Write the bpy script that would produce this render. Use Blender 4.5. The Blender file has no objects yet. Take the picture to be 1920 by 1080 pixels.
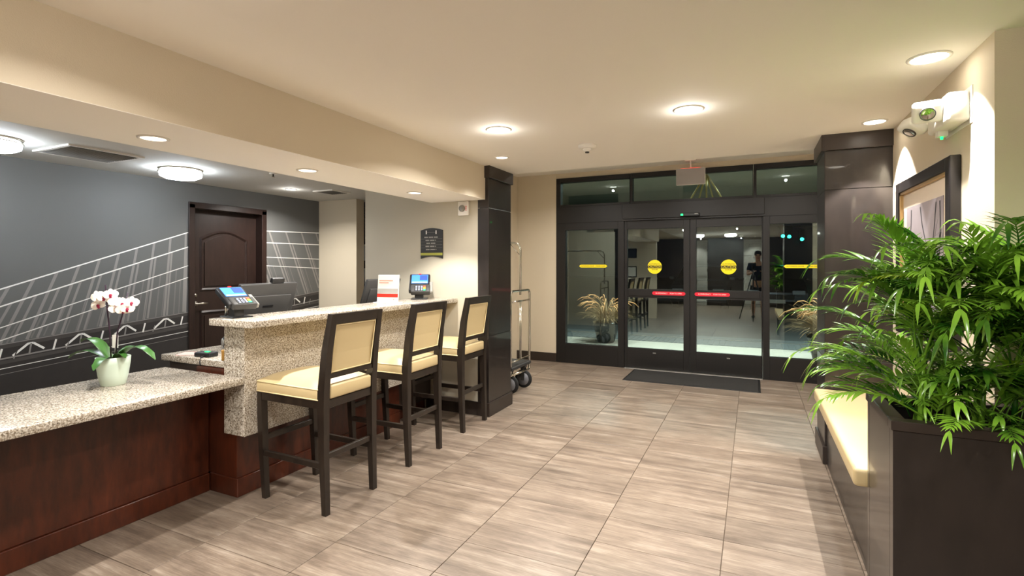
import bpy, bmesh, math, random
from mathutils import Vector, Matrix
R = math.radians
PI = math.pi
random.seed(7)
S = bpy.context.scene
COL = S.collection

# ------------------------------------------------------------------ camera, world, exposure
cam_d = bpy.data.cameras.new('camera')
cam = bpy.data.objects.new('camera', cam_d)
COL.objects.link(cam)
cam.location = (0, 0, 1.45)
cam.rotation_euler = (PI/2, 0, math.atan(452/965))
cam_d.sensor_width = 36
cam_d.lens = 36*965/1920
cam_d.shift_y = -44/1920
cam_d.clip_start = 0.05
S.camera = cam
W = bpy.data.worlds.new('night'); S.world = W
W.use_nodes = True
W.node_tree.nodes['Background'].inputs[0].default_value = (0.02, 0.03, 0.05, 1)
W.node_tree.nodes['Background'].inputs[1].default_value = 0.06
S.view_settings.view_transform = 'Standard'
S.view_settings.look = 'None'
S.view_settings.gamma = 1
S.view_settings.use_curve_mapping = False
S.view_settings.exposure = 0.40
P_BIG, P_WASH, P_SOFFIT, P_FILL, P_OFFICE, P_OUT = 23, 122, 70, 16, 40, 100
WARM = (1.0, 0.965, 0.91)
COOL = (0.86, 0.95, 1.0)

# ------------------------------------------------------------------ helpers
def lin(c):
    f = lambda v: v/12.92 if v <= .04045 else ((v+.055)/1.055)**2.4
    return tuple(f(x/255) for x in c) + (1,)

class MB:
    """collects geometry; off = world location of the parent thing"""
    def __init__(s, off=(0, 0, 0)):
        s.bm = bmesh.new(); s.off = Vector(off)
    def add(s, vs, fs, smooth=False):
        o = s.off
        v = [s.bm.verts.new(Vector(p)-o) for p in vs]
        for f in fs:
            try:
                q = s.bm.faces.new([v[i] for i in f]); q.smooth = smooth
            except ValueError:
                pass
        return s
    def box(s, x0, x1, y0, y1, z0, z1, bev=0.0, seg=1):
        t = bmesh.new()
        bmesh.ops.create_cube(t, size=1)
        for v in t.verts:
            v.co = Vector(((x0+x1)/2+v.co.x*(x1-x0), (y0+y1)/2+v.co.y*(y1-y0), (z0+z1)/2+v.co.z*(z1-z0)))
        if bev > 0:
            bmesh.ops.bevel(t, geom=t.edges[:], offset=bev, segments=seg, profile=.5, affect='EDGES')
        s.merge(t, seg > 1)
        return s
    def merge(s, t, smooth=False, M=None):
        t.verts.index_update()
        vs = [(M @ v.co if M else v.co.copy()) for v in t.verts]
        s.add(vs, [[v.index for v in f.verts] for f in t.faces], smooth)
        t.free()
    def rbox(s, loc, rot, size, bev=0.0, seg=1):
        t = bmesh.new()
        bmesh.ops.create_cube(t, size=1)
        for v in t.verts:
            v.co = Vector((v.co.x*size[0], v.co.y*size[1], v.co.z*size[2]))
        if bev > 0:
            bmesh.ops.bevel(t, geom=t.edges[:], offset=bev, segments=seg, profile=.5, affect='EDGES')
        from mathutils import Euler
        s.merge(t, seg > 1, Matrix.Translation(loc) @ Euler(rot).to_matrix().to_4x4())
        return s
    def tube(s, pts, r, n=8, cap=True, smooth=True):
        pts = [Vector(p) for p in pts]
        rr = r if isinstance(r, (list, tuple)) else [r]*len(pts)
        rings = []
        up = None
        for i, p in enumerate(pts):
            a = pts[max(i-1, 0)]; b = pts[min(i+1, len(pts)-1)]
            t = (b-a).normalized()
            if up is None:
                up = Vector((0, 0, 1)) if abs(t.z) < .9 else Vector((1, 0, 0))
            u = (up - t*up.dot(t)).normalized(); w = t.cross(u); up = u
            rings.append([p+(u*math.cos(2*PI*k/n)+w*math.sin(2*PI*k/n))*rr[i] for k in range(n)])
        vs = [q for ring in rings for q in ring]
        fs = []
        for i in range(len(pts)-1):
            for k in range(n):
                k2 = (k+1) % n
                fs.append((i*n+k, (i+1)*n+k, (i+1)*n+k2, i*n+k2))
        if cap:
            fs.append(tuple(range(n))); fs.append(tuple((len(pts)-1)*n+k for k in reversed(range(n))))
        s.add(vs, fs, smooth)
        return s
    def sec(s, pts, sizes):
        """square-section post through pts (mostly vertical); sizes (sx, sy)"""
        vs = []; fs = []
        for p, (a, b) in zip(pts, sizes):
            for dx, dy in ((-1, -1), (1, -1), (1, 1), (-1, 1)):
                vs.append((p[0]+dx*a/2, p[1]+dy*b/2, p[2]))
        for i in range(len(pts)-1):
            for k in range(4):
                k2 = (k+1) % 4
                fs.append((i*4+k, i*4+k2, i*4+4+k2, i*4+4+k))
        fs.append((3, 2, 1, 0)); e = (len(pts)-1)*4; fs.append((e, e+1, e+2, e+3))
        s.add(vs, fs); return s
    def lathe(s, prof, c=(0, 0, 0), n=24, axis='z', smooth=True):
        vs = []; fs = []
        for r, h in prof:
            for k in range(n):
                a = 2*PI*k/n
                x, y = r*math.cos(a), r*math.sin(a)
                p = {'z': (x, y, h), 'y': (x, h, y), 'x': (h, x, y)}[axis]
                vs.append((c[0]+p[0], c[1]+p[1], c[2]+p[2]))
        for i in range(len(prof)-1):
            for k in range(n):
                k2 = (k+1) % n
                fs.append((i*n+k, i*n+k2, (i+1)*n+k2, (i+1)*n+k))
        fs.append(tuple(reversed(range(n)))); fs.append(tuple((len(prof)-1)*n+k for k in range(n)))
        s.add(vs, fs, smooth); return s
    def prism(s, poly, d0, d1, plane='xz'):
        """extrude polygon (2D) between d0 and d1 along the missing axis"""
        f = {'xz': lambda a, b, d: (a, d, b), 'yz': lambda a, b, d: (d, a, b), 'xy': lambda a, b, d: (a, b, d)}[plane]
        n = len(poly)
        vs = [f(a, b, d0) for a, b in poly]+[f(a, b, d1) for a, b in poly]
        fs = [tuple(range(n)), tuple(reversed(range(n, 2*n)))]
        for k in range(n):
            fs.append((k, (k+1) % n, n+(k+1) % n, n+k))
        s.add(vs, fs); return s
    def mesh(s, name):
        bmesh.ops.recalc_face_normals(s.bm, faces=s.bm.faces[:])
        me = bpy.data.meshes.new(name); s.bm.to_mesh(me); s.bm.free()
        return me
    def build(s, name, mat, parent=None, label=None):
        me = s.mesh(name)
        o = bpy.data.objects.new(name, me)
        o.data.materials.append(mat)
        COL.objects.link(o)
        if parent: o.parent = parent
        if label: o['label'] = label
        return o

def tag(o, label, cat=None, group=None, kind=None):
    o['label'] = label
    if cat: o['category'] = cat
    if group: o['group'] = group
    if kind: o['kind'] = kind
    return o

def thing(name, label, cat, loc=(0, 0, 0), rz=0, group=None, kind=None):
    o = bpy.data.objects.new(name, None); COL.objects.link(o)
    o.empty_display_size = .05
    o.location = loc; o.rotation_euler = (0, 0, rz)
    return tag(o, label, cat, group, kind)

def obj(name, me, mat, parent=None, loc=(0, 0, 0), rot=(0, 0, 0)):
    o = bpy.data.objects.new(name, me); COL.objects.link(o)
    if mat and not me.materials: me.materials.append(mat)
    o.location = loc; o.rotation_euler = rot
    if parent: o.parent = parent
    return o

def copy_tree(o, parent=None):
    c = o.copy(); COL.objects.link(c)
    c.parent = parent
    for ch in o.children: copy_tree(ch, c)
    return c

def text(name, body, size, mat, parent, loc, rot, ext=.0006, sx=1.0):
    cu = bpy.data.curves.new(name, 'FONT'); cu.body = body; cu.size = size
    cu.align_x = 'CENTER'; cu.align_y = 'CENTER'; cu.extrude = ext; cu.resolution_u = 2
    o = bpy.data.objects.new(name, cu); COL.objects.link(o)
    me = bpy.data.meshes.new_from_object(o.evaluated_get(bpy.context.evaluated_depsgraph_get()))
    bpy.data.objects.remove(o); bpy.data.curves.remove(cu)
    me.materials.clear()
    t = obj(name, me, mat, parent, loc, rot); t.scale = (sx, 1, 1)
    return t

# ------------------------------------------------------------------ materials
def new_mat(name):
    m = bpy.data.materials.new(name); m.use_nodes = True
    nt = m.node_tree
    return m, nt, nt.nodes['Principled BSDF']

def mat(name, rgb, rough=.5, metal=0, spec=.5, bump=0, bscale=200, var=0, vscale=8, coat=0, sheen=0):
    m, nt, b = new_mat(name)
    c = lin(rgb)
    b.inputs['Base Color'].default_value = c
    b.inputs['Roughness'].default_value = rough
    b.inputs['Metallic'].default_value = metal
    b.inputs['Specular IOR Level'].default_value = spec
    b.inputs['Coat Weight'].default_value = coat
    b.inputs['Coat Roughness'].default_value = .1
    tc = nt.nodes.new('ShaderNodeTexCoord')
    if var:
        n = nt.nodes.new('ShaderNodeTexNoise'); n.inputs['Scale'].default_value = vscale
        n.inputs['Detail'].default_value = 4
        nt.links.new(tc.outputs['Object'], n.inputs['Vector'])
        mx = nt.nodes.new('ShaderNodeMixRGB'); mx.blend_type = 'MIX'
        nt.links.new(n.outputs['Fac'], mx.inputs['Fac'])
        mx.inputs[1].default_value = tuple(x*(1-var) for x in c[:3])+(1,)
        mx.inputs[2].default_value = tuple(min(1, x*(1+var)) for x in c[:3])+(1,)
        nt.links.new(mx.outputs[0], b.inputs['Base Color'])
    if bump:
        n = nt.nodes.new('ShaderNodeTexNoise'); n.inputs['Scale'].default_value = bscale
        n.inputs['Detail'].default_value = 3
        nt.links.new(tc.outputs['Object'], n.inputs['Vector'])
        bp = nt.nodes.new('ShaderNodeBump'); bp.inputs['Strength'].default_value = bump
        bp.inputs['Distance'].default_value = .002
        nt.links.new(n.outputs['Fac'], bp.inputs['Height'])
        nt.links.new(bp.outputs[0], b.inputs['Normal'])
    return m

def emit(name, rgb, strength):
    m, nt, b = new_mat(name)
    b.inputs['Base Color'].default_value = lin(rgb)
    b.inputs['Emission Color'].default_value = lin(rgb)
    b.inputs['Emission Strength'].default_value = strength
    return m

def wood(name, dark, light, scale=(1.2, 1.2, 14), rough=.35, swap=None, coat=0, spec=.5, patch=0):
    m, nt, b = new_mat(name)
    tc = nt.nodes.new('ShaderNodeTexCoord')
    mp = nt.nodes.new('ShaderNodeMapping'); mp.inputs['Scale'].default_value = scale
    nt.links.new(tc.outputs['Object'], mp.inputs['Vector'])
    n = nt.nodes.new('ShaderNodeTexNoise'); n.inputs['Scale'].default_value = 5; n.inputs['Detail'].default_value = 8
    n.inputs['Roughness'].default_value = .6
    nt.links.new(mp.outputs[0], n.inputs['Vector'])
    cr = nt.nodes.new('ShaderNodeValToRGB')
    cr.color_ramp.elements[0].position = .3; cr.color_ramp.elements[0].color = lin(dark)
    cr.color_ramp.elements[1].position = .72; cr.color_ramp.elements[1].color = lin(light)
    nt.links.new(n.outputs['Fac'], cr.inputs[0])
    out = cr.outputs[0]
    if patch:
        n2 = nt.nodes.new('ShaderNodeTexNoise'); n2.inputs['Scale'].default_value = 2.2; n2.inputs['Detail'].default_value = 1
        nt.links.new(tc.outputs['Object'], n2.inputs['Vector'])
        mr = nt.nodes.new('ShaderNodeMapRange'); mr.inputs[1].default_value = .3; mr.inputs[2].default_value = .7
        mr.inputs[3].default_value = 1-patch; mr.inputs[4].default_value = 1+patch
        nt.links.new(n2.outputs['Fac'], mr.inputs[0])
        mx = nt.nodes.new('ShaderNodeMixRGB'); mx.blend_type = 'MULTIPLY'; mx.inputs[0].default_value = 1
        nt.links.new(out, mx.inputs[1]); nt.links.new(mr.outputs[0], mx.inputs[2]); out = mx.outputs[0]
    nt.links.new(out, b.inputs['Base Color'])
    b.inputs['Roughness'].default_value = rough
    b.inputs['Coat Weight'].default_value = coat
    b.inputs['Specular IOR Level'].default_value = spec
    return m

def granite(name):
    m, nt, b = new_mat(name)
    tc = nt.nodes.new('ShaderNodeTexCoord')
    v = nt.nodes.new('ShaderNodeTexNoise'); v.inputs['Scale'].default_value = 130; v.inputs['Detail'].default_value = 3
    v2 = nt.nodes.new('ShaderNodeTexVoronoi'); v2.inputs['Scale'].default_value = 160
    v3 = nt.nodes.new('ShaderNodeTexNoise'); v3.inputs['Scale'].default_value = 7; v3.inputs['Detail'].default_value = 2
    for n in (v, v2, v3): nt.links.new(tc.outputs['Object'], n.inputs['Vector'])
    cr = nt.nodes.new('ShaderNodeValToRGB'); e = cr.color_ramp.elements
    e[0].position = .31; e[0].color = lin((92, 84, 76))
    e[1].position = .42; e[1].color = lin((170, 159, 144))
    x = e.new(.52); x.color = lin((206, 196, 181))
    x = e.new(.64); x.color = lin((228, 222, 210))
    nt.links.new(v.outputs['Fac'], cr.inputs[0])
    cr2 = nt.nodes.new('ShaderNodeValToRGB')
    cr2.color_ramp.elements[0].color = lin((188, 178, 165)); cr2.color_ramp.elements[1].color = (1, 1, 1, 1)
    cr2.color_ramp.elements[0].position = .0; cr2.color_ramp.elements[1].position = .6
    sp = nt.nodes.new('ShaderNodeSeparateColor')
    nt.links.new(v2.outputs['Color'], sp.inputs[0]); nt.links.new(sp.outputs[0], cr2.inputs[0])
    mx = nt.nodes.new('ShaderNodeMixRGB'); mx.blend_type = 'MULTIPLY'; mx.inputs[0].default_value = 1
    nt.links.new(cr.outputs[0], mx.inputs[1]); nt.links.new(cr2.outputs[0], mx.inputs[2])
    mx2 = nt.nodes.new('ShaderNodeMixRGB'); mx2.blend_type = 'MULTIPLY'; mx2.inputs[0].default_value = .35
    nt.links.new(mx.outputs[0], mx2.inputs[1]); nt.links.new(v3.outputs['Fac'], mx2.inputs[2])
    nt.links.new(mx2.outputs[0], b.inputs['Base Color'])
    b.inputs['Roughness'].default_value = .22
    return m

def tile_mat():
    m, nt, b = new_mat('wood_look_tile')
    L = nt.links.new; N = nt.nodes.new
    tc = N('ShaderNodeTexCoord'); oi = N('ShaderNodeObjectInfo')
    ml = N('ShaderNodeMath'); ml.operation = 'MULTIPLY'; ml.inputs[1].default_value = 53
    L(oi.outputs['Random'], ml.inputs[0])
    cx = N('ShaderNodeCombineXYZ'); L(ml.outputs[0], cx.inputs[0]); L(ml.outputs[0], cx.inputs[1]); L(ml.outputs[0], cx.inputs[2])
    ad = N('ShaderNodeVectorMath'); ad.operation = 'ADD'
    L(tc.outputs['Object'], ad.inputs[0]); L(cx.outputs[0], ad.inputs[1])
    def streak(sx, sy, sc, det, ro):
        mp = N('ShaderNodeMapping'); mp.inputs['Scale'].default_value = (sx, sy, 1)
        L(ad.outputs[0], mp.inputs['Vector'])
        n = N('ShaderNodeTexNoise'); n.inputs['Scale'].default_value = sc; n.inputs['Detail'].default_value = det
        n.inputs['Roughness'].default_value = ro
        L(mp.outputs[0], n.inputs['Vector']); return n
    a = streak(.6, 12, 1.7, 9, .68)
    c = streak(2.2, 40, 5, 5, .65)
    d = streak(2.2, 4, 1.6, 3, .6)
    s1 = N('ShaderNodeMath'); s1.operation = 'MULTIPLY_ADD'; s1.inputs[1].default_value = .3
    L(c.outputs['Fac'], s1.inputs[0])
    s2 = N('ShaderNodeMath'); s2.operation = 'MULTIPLY'; s2.inputs[1].default_value = .45
    L(a.outputs['Fac'], s2.inputs[0]); L(s2.outputs[0], s1.inputs[2])
    s3 = N('ShaderNodeMath'); s3.operation = 'MULTIPLY_ADD'; s3.inputs[1].default_value = .25
    L(d.outputs['Fac'], s3.inputs[0]); L(s1.outputs[0], s3.inputs[2])
    cr = N('ShaderNodeValToRGB'); e = cr.color_ramp.elements
    e[0].position = .36; e[0].color = lin((84, 72, 62))
    e[1].position = .64; e[1].color = lin((160, 147, 133))
    x = e.new(.45); x.color = lin((109, 95, 83))
    x = e.new(.53); x.color = lin((130, 115, 101))
    L(s3.outputs[0], cr.inputs[0])
    hv = N('ShaderNodeHueSaturation')
    mr = N('ShaderNodeMapRange'); mr.inputs[3].default_value = .88; mr.inputs[4].default_value = 1.08
    L(oi.outputs['Random'], mr.inputs[0]); L(mr.outputs[0], hv.inputs['Value'])
    L(cr.outputs[0], hv.inputs['Color']); L(hv.outputs[0], b.inputs['Base Color'])
    b.inputs['Roughness'].default_value = .36
    b.inputs['Specular IOR Level'].default_value = .45
    return m

def glass(name, tint=(.62, .74, .72), refl=.16):
    m = bpy.data.materials.new(name); m.use_nodes = True
    nt = m.node_tree; nt.nodes.clear()
    o = nt.nodes.new('ShaderNodeOutputMaterial')
    t = nt.nodes.new('ShaderNodeBsdfTransparent'); t.inputs[0].default_value = tint+(1,)
    g = nt.nodes.new('ShaderNodeBsdfGlossy'); g.inputs['Roughness'].default_value = .0
    g.inputs['Color'].default_value = (.86, .97, .95, 1)
    f = nt.nodes.new('ShaderNodeLayerWeight'); f.inputs[0].default_value = .3
    mr = nt.nodes.new('ShaderNodeMapRange'); mr.inputs[3].default_value = refl; mr.inputs[4].default_value = 1
    nt.links.new(f.outputs['Fresnel'], mr.inputs[0])
    x = nt.nodes.new('ShaderNodeMixShader')
    nt.links.new(mr.outputs[0], x.inputs[0]); nt.links.new(t.outputs[0], x.inputs[1]); nt.links.new(g.outputs[0], x.inputs[2])
    nt.links.new(x.outputs[0], o.inputs[0])
    return m

M = {}
M['paint'] = mat('beige_paint', (208, 195, 172), .75, bump=.35, bscale=220, var=.02, vscale=3)
M['paint_grey'] = mat('greige_paint', (190, 182, 164), .75, bump=.2, bscale=220)
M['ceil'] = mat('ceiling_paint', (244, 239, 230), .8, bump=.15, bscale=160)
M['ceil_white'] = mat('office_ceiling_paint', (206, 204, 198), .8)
M['espresso'] = wood('espresso_laminate', (29, 24, 22), (41, 34, 31), (3, 3, 1), .32, patch=.12, coat=.3)
M['espresso_trim'] = mat('espresso_trim', (46, 37, 32), .35)
M['mahogany'] = wood('mahogany_veneer', (54, 24, 14), (88, 40, 22), (5, 5, 1.2), .3, patch=.3)
M['granite'] = granite('speckled_granite')
M['tile'] = tile_mat()
M['grout'] = mat('grout', (112, 98, 84), .9)
M['vinyl'] = mat('cream_vinyl', (196, 175, 132), .38, bump=.08, bscale=300)
M['piping'] = mat('cream_piping', (236, 216, 166), .35)
M['stool_wood'] = wood('dark_stool_wood', (28, 22, 18), (45, 36, 29), (6, 6, 1.5), .33)
M['chrome'] = mat('chrome', (215, 212, 205), .12, 1)
M['black_plastic'] = mat('black_plastic', (22, 22, 24), .4)
M['grey_plastic'] = mat('dark_grey_plastic', (58, 57, 56), .45)
M['hub_grey'] = mat('wheel_hub_grey', (112, 112, 116), .5)
M['silver'] = mat('silver_plastic', (150, 148, 142), .35, .3)
M['white_plastic'] = mat('white_plastic', (232, 228, 220), .4)
M['white_paper'] = mat('white_card', (240, 238, 232), .6)
M['red_print'] = mat('red_print', (214, 40, 18), .5)
M['pale_red_print'] = mat('pale_red_print', (226, 160, 140), .6)
M['grey_print'] = mat('grey_print', (176, 172, 166), .6)
M['bronze'] = mat('dark_bronze_aluminium', (25, 22, 21), .42, .2)
M['bronze_dark'] = mat('black_bronze_gasket', (20, 18, 18), .5)
M['glass'] = glass('storefront_glass', (.86, .93, .92), .085)
M['glass_transom'] = glass('transom_glass', (.7, .8, .78), .035)
M['yellow'] = mat('yellow_sticker', (246, 224, 20), .5)
M['black_print'] = mat('black_print', (14, 14, 14), .6)
M['red_sticker'] = mat('red_sticker', (222, 24, 52), .45)
M['lens'] = emit('lit_lens', (255, 246, 230), 14)
M['lens_dim'] = emit('halogen_lens', (255, 240, 224), 4)
M['lens_cool'] = emit('cool_diffuser', (236, 246, 255), P_OFFICE)
M['lens_out'] = emit('canopy_lens', (236, 255, 246), 8)
M['lens_drum'] = emit('warm_diffuser', (255, 250, 240), 290)
M['screen'] = emit('blue_screen', (50, 110, 225), .6)
M['screen_dim'] = emit('blue_screen_dim', (34, 60, 130), .45)
M['screen_lt'] = emit('pale_screen_bar', (150, 195, 255), .75)
M['key'] = emit('lit_keys', (200, 210, 255), .9)
M['key_red'] = emit('red_key', (240, 70, 40), .9)
M['key_yel'] = emit('yellow_key', (240, 200, 40), .9)
M['key_grn'] = emit('green_key', (40, 210, 120), .9)
M['led_green'] = emit('green_led', (20, 230, 90), 4)
M['signal_green'] = emit('signal_green', (40, 240, 190), 9)
M['led_red'] = emit('red_led', (230, 30, 30), 1.5)
M['soil'] = mat('dark_soil', (30, 24, 18), .95, bump=1, bscale=60)
M['ceramic'] = mat('mint_white_ceramic', (206, 222, 206), .28)
M['petal'] = mat('orchid_petal', (250, 240, 228), .5)
M['lip'] = mat('magenta_lip', (150, 20, 62), .45)
M['stem'] = mat('dark_stem', (44, 22, 40), .5)
M['orchid_leaf'] = mat('orchid_leaf', (56, 98, 40), .32, var=.25, vscale=14)
M['bark'] = mat('bark_chips', (118, 78, 48), .9)
M['mat_rubber'] = mat('ribbed_mat', (42, 40, 38), .85, bump=.6, bscale=400)
M['metal_strip'] = mat('threshold_metal', (190, 186, 178), .35, .8)
M['mural'] = mat('mural_grey', (101, 101, 99), .7, var=.04, vscale=2)
M['mural_dark'] = mat('mural_dark_print', (46, 42, 40), .7, var=.3, vscale=9)
M['mural_faint'] = mat('mural_faint_print', (121, 118, 115), .7)
M['mural_line'] = mat('mural_white_print', (240, 238, 232), .7)
M['mural_band'] = mat('mural_pale_print', (141, 137, 133), .7)
M['mural_mid'] = mat('mural_mid_print', (70, 66, 63), .7, var=.3, vscale=12)
M['door_wood'] = wood('dark_door_wood', (37, 25, 21), (50, 34, 29), (5, 5, 1), .35)
M['nickel'] = mat('satin_nickel', (190, 182, 168), .3, 1)
M['slat'] = mat('dark_slat', (38, 30, 30), .6)
M['acrylic'] = mat('clear_acrylic', (205, 208, 214), .15)
M['sign_black'] = mat('sign_black', (42, 40, 38), .5)
M['sign_line'] = mat('sign_rule', (112, 108, 100), .5)
M['sign_text'] = mat('sign_lettering', (170, 166, 156), .5)
M['sign_green'] = mat('sign_green_band', (166, 166, 66), .5)
M['exit_grey'] = mat('grey_sign_face', (158, 153, 151), .6)
M['brass'] = mat('brass', (226, 188, 100), .35, .4)
M['frame_black'] = mat('frame_black', (26, 23, 24), .3)
M['gold'] = mat('gold_fillet', (196, 164, 112), .3, .6)
M['matboard'] = mat('cream_matboard', (206, 190, 172), .7)
M['art'] = mat('art_grey_wash', (150, 140, 144), .6, var=.25, vscale=5)
M['art_ink'] = mat('art_ink', (52, 50, 56), .6)
M['concrete'] = mat('pale_concrete', (176, 172, 160), .8, var=.12, vscale=3)
M['grate'] = mat('grey_grate', (96, 102, 102), .6)
M['asphalt'] = mat('asphalt', (70, 74, 74), .8, var=.15, vscale=2)
M['pot_black'] = mat('black_glazed_pot', (24, 26, 28), .25)
M['grass_leaf'] = mat('dry_grass_blade', (150, 122, 80), .6, var=.4, vscale=12)
M['plume'] = mat('tan_plume', (214, 160, 104), .7)
M['stone'] = mat('ledger_stone', (156, 152, 144), .8, var=.35, vscale=20)
M['car_silver'] = mat('silver_car_paint', (120, 128, 136), .25, .5)
M['car_dark'] = mat('dark_car_paint', (40, 46, 56), .2, .4)
M['car_glass'] = mat('car_glass', (16, 18, 22), .08)
M['tyre'] = mat('tyre', (20, 20, 20), .8)
M['headlamp'] = mat('headlamp', (210, 220, 235), .1)
M['shirt'] = mat('dark_shirt', (30, 36, 52), .8)
M['shorts'] = mat('dark_shorts', (50, 50, 52), .8)
M['skin'] = mat('skin', (196, 150, 122), .55)
M['hair'] = mat('hair', (50, 38, 30), .7)
M['vent'] = mat('vent_grey', (170, 168, 164), .5)
M['vent_dark'] = mat('vent_dark', (104, 103, 101), .7)
M['brown_card'] = mat('kraft_card', (196, 146, 70), .6)
M['pink_paper'] = mat('pink_paper', (216, 168, 160), .6)

def leaf_mat(name, dark, light):
    m, nt, b = new_mat(name)
    tc = nt.nodes.new('ShaderNodeTexCoord'); oi = nt.nodes.new('ShaderNodeObjectInfo')
    n = nt.nodes.new('ShaderNodeTexNoise'); n.inputs['Scale'].default_value = 9; n.inputs['Detail'].default_value = 3
    nt.links.new(tc.outputs['Object'], n.inputs['Vector'])
    ad = nt.nodes.new('ShaderNodeMath'); ad.operation = 'MULTIPLY_ADD'; ad.inputs[1].default_value = .6; 
    nt.links.new(oi.outputs['Random'], ad.inputs[0]); nt.links.new(n.outputs['Fac'], ad.inputs[2])
    sb = nt.nodes.new('ShaderNodeMath'); sb.operation = 'SUBTRACT'; sb.inputs[1].default_value = .3
    nt.links.new(ad.outputs[0], sb.inputs[0])
    cr = nt.nodes.new('ShaderNodeValToRGB')
    cr.color_ramp.elements[0].position = .2; cr.color_ramp.elements[0].color = lin(dark)
    cr.color_ramp.elements[1].position = .8; cr.color_ramp.elements[1].color = lin(light)
    nt.links.new(sb.outputs[0], cr.inputs[0]); nt.links.new(cr.outputs[0], b.inputs['Base Color'])
    b.inputs['Roughness'].default_value = .24
    b.inputs['Subsurface Weight'].default_value = 0
    tr = nt.nodes.new('ShaderNodeBsdfTranslucent'); nt.links.new(cr.outputs[0], tr.inputs[0])
    mx = nt.nodes.new('ShaderNodeMixShader'); mx.inputs[0].default_value = .22
    out = nt.nodes['Material Output']
    nt.links.new(b.outputs[0], mx.inputs[1]); nt.links.new(tr.outputs[0], mx.inputs[2]); nt.links.new(mx.outputs[0], out.inputs[0])
    return m
M['frond'] = leaf_mat('palm_leaflet', (32, 80, 16), (136, 186, 58))
M['frond_yel'] = leaf_mat('young_palm_leaflet', (110, 150, 30), (176, 196, 60))

# ------------------------------------------------------------------ key dimensions (metres)
ZC, ZS, ZO, ZV = 2.39, 2.07, 2.30, 2.80        # ceilings: lobby, soffit, office, vestibule
YP0, YP1 = 4.35, 4.85                            # pillars
YD = 7.27                                        # storefront plane
XR = 0.88                                        # right wall
XM = -5.30                                       # mural wall
XS0, XS1 = -2.927, -2.315                        # soffit beam

def struct(name, mb, m, label, parent=None):
    o = mb.build(name, m, parent)
    if not parent: tag(o, label, kind='structure')
    return o

# ------------------------------------------------------------------ floor with tiles
floor = struct('floor', MB().box(-6, 4, -5.2, YD+.06, -.2, -.008), M['grout'], 'floor of the lobby laid with wood-look tiles')
TX, TY = .612, .292
tme = MB().box(-TX/2+.0018, TX/2-.0018, -TY/2+.0014, TY/2-.0014, -.008, 0, .0012).mesh('tile')
tme.materials.append(M['tile'])
cols = range(-5, 2)
rows = range(-12, 16)
for i in cols:
    for j in rows:
        x = -.140+(i+.5)*TX; y = 2.92+(j+.5)*TY
        if y+TY/2 > YD+.06: continue
        obj('tile', tme, None, floor, (x, y, 0))
rest = MB()
for i in range(-10, 7):
    for j in range(-28, 16):
        if i in cols and j in rows: continue
        x = -.140+(i+.5)*TX; y = 2.92+(j+.5)*TY
        if y+TY/2 > YD+.06 or x-TX/2 < -6 or x+TX/2 > 4 or y-TY/2 < -5.2: continue
        rest.box(x-TX/2+.0018, x+TX/2-.0018, y-TY/2+.0014, y+TY/2-.0014, -.008, 0)
o = rest.build('tile_field', M['tile'], floor); o['kind'] = 'stuff'

# ------------------------------------------------------------------ ceilings, walls
struct('ceiling', MB().box(XS1, 4, -5.2, YP1, ZC, ZC+.41), M['ceil'], 'flat beige lobby ceiling with recessed lights')
struct('ceiling_vestibule', MB().box(-3.4, 1.1, YP1, YD+.3, ZV, ZV+.1), M['ceil'], 'raised ceiling in front of the entrance doors')
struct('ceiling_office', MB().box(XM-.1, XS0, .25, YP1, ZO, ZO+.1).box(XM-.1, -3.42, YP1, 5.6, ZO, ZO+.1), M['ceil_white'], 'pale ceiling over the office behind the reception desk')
sof = struct('ceiling_soffit', MB().box(XS0, XS1, .2, YP0-.01, ZS+.002, ZC+.1), M['paint'], 'dropped beige soffit beam above the reception counter')
MB().box(XS0, XS1, .2, YP0-.01, ZS, ZS+.0019).build('underside', M['ceil'], sof)
wall_left = struct('wall_left', MB().box(XM-.12, XM, .25, 3.452, 0, ZO).box(XM-.12, XM, 4.302, 5.3, 0, ZO).box(XM-.12, XM, 3.452, 4.302, 2.083, ZO)
                   .box(XM-.3, XM-.2, 3.3, 4.5, 0, ZO), M['mural'], 'grey office wall carrying the bridge mural')
struct('wall_office_end', MB().box(XM, -4.65, 5.18, 5.32, 0, ZO), M['paint'], 'beige end wall beside the mural')
struct('wall_corridor', MB().box(-5.4, -3.4, 5.5, 5.6, 0, ZO), M['espresso_trim'], 'dark wall at the end of the office corridor')
struct('wall_sign', MB().box(-3.783, -2.38, YP0, YP1, 0, ZS).box(-3.783, XS0-.001, YP0, YP1, ZS, ZO), M['paint_grey'], 'greige wall behind the counter carrying the black sign')
struct('wall_corridor_right', MB().box(-3.783, -3.42, YP1, 5.5, 0, ZO), M['paint'], 'beige side wall of the office corridor')
struct('wall_vestibule_left', MB().box(-3.42, -3.3, YP1, YD, 0, ZV), M['paint'], 'beige wall behind the luggage cart')
struct('wall_back', MB().box(-3.42, -2.655, YD-.04, YD+.2, 0, ZV).box(-2.655, 1.1, YD-.02, YD+.2, 2.725, ZV), M['paint'], 'beige wall framing the entrance doors')
struct('wall_vestibule_right', MB().box(.95, 1.1, YP1, YD, 0, ZV), M['paint'], 'beige wall right of the entrance doors')
struct('wall_right', MB().box(XR, 1.1, 2.7, YP1, 0, ZC).box(1.1, 4, 2.7, 2.85, 0, ZC), M['paint'], 'beige textured wall with the framed picture')
struct('wall_near_left', MB().box(XM, -2.37, .15, .33, 0, ZC), M['paint'], 'white wall end at the near end of the counter')
struct('wall_lobby_right', MB().box(4, 4.1, -5.2, 2.85, 0, ZC), M['paint'], 'right wall of the lobby behind the camera')
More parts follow.
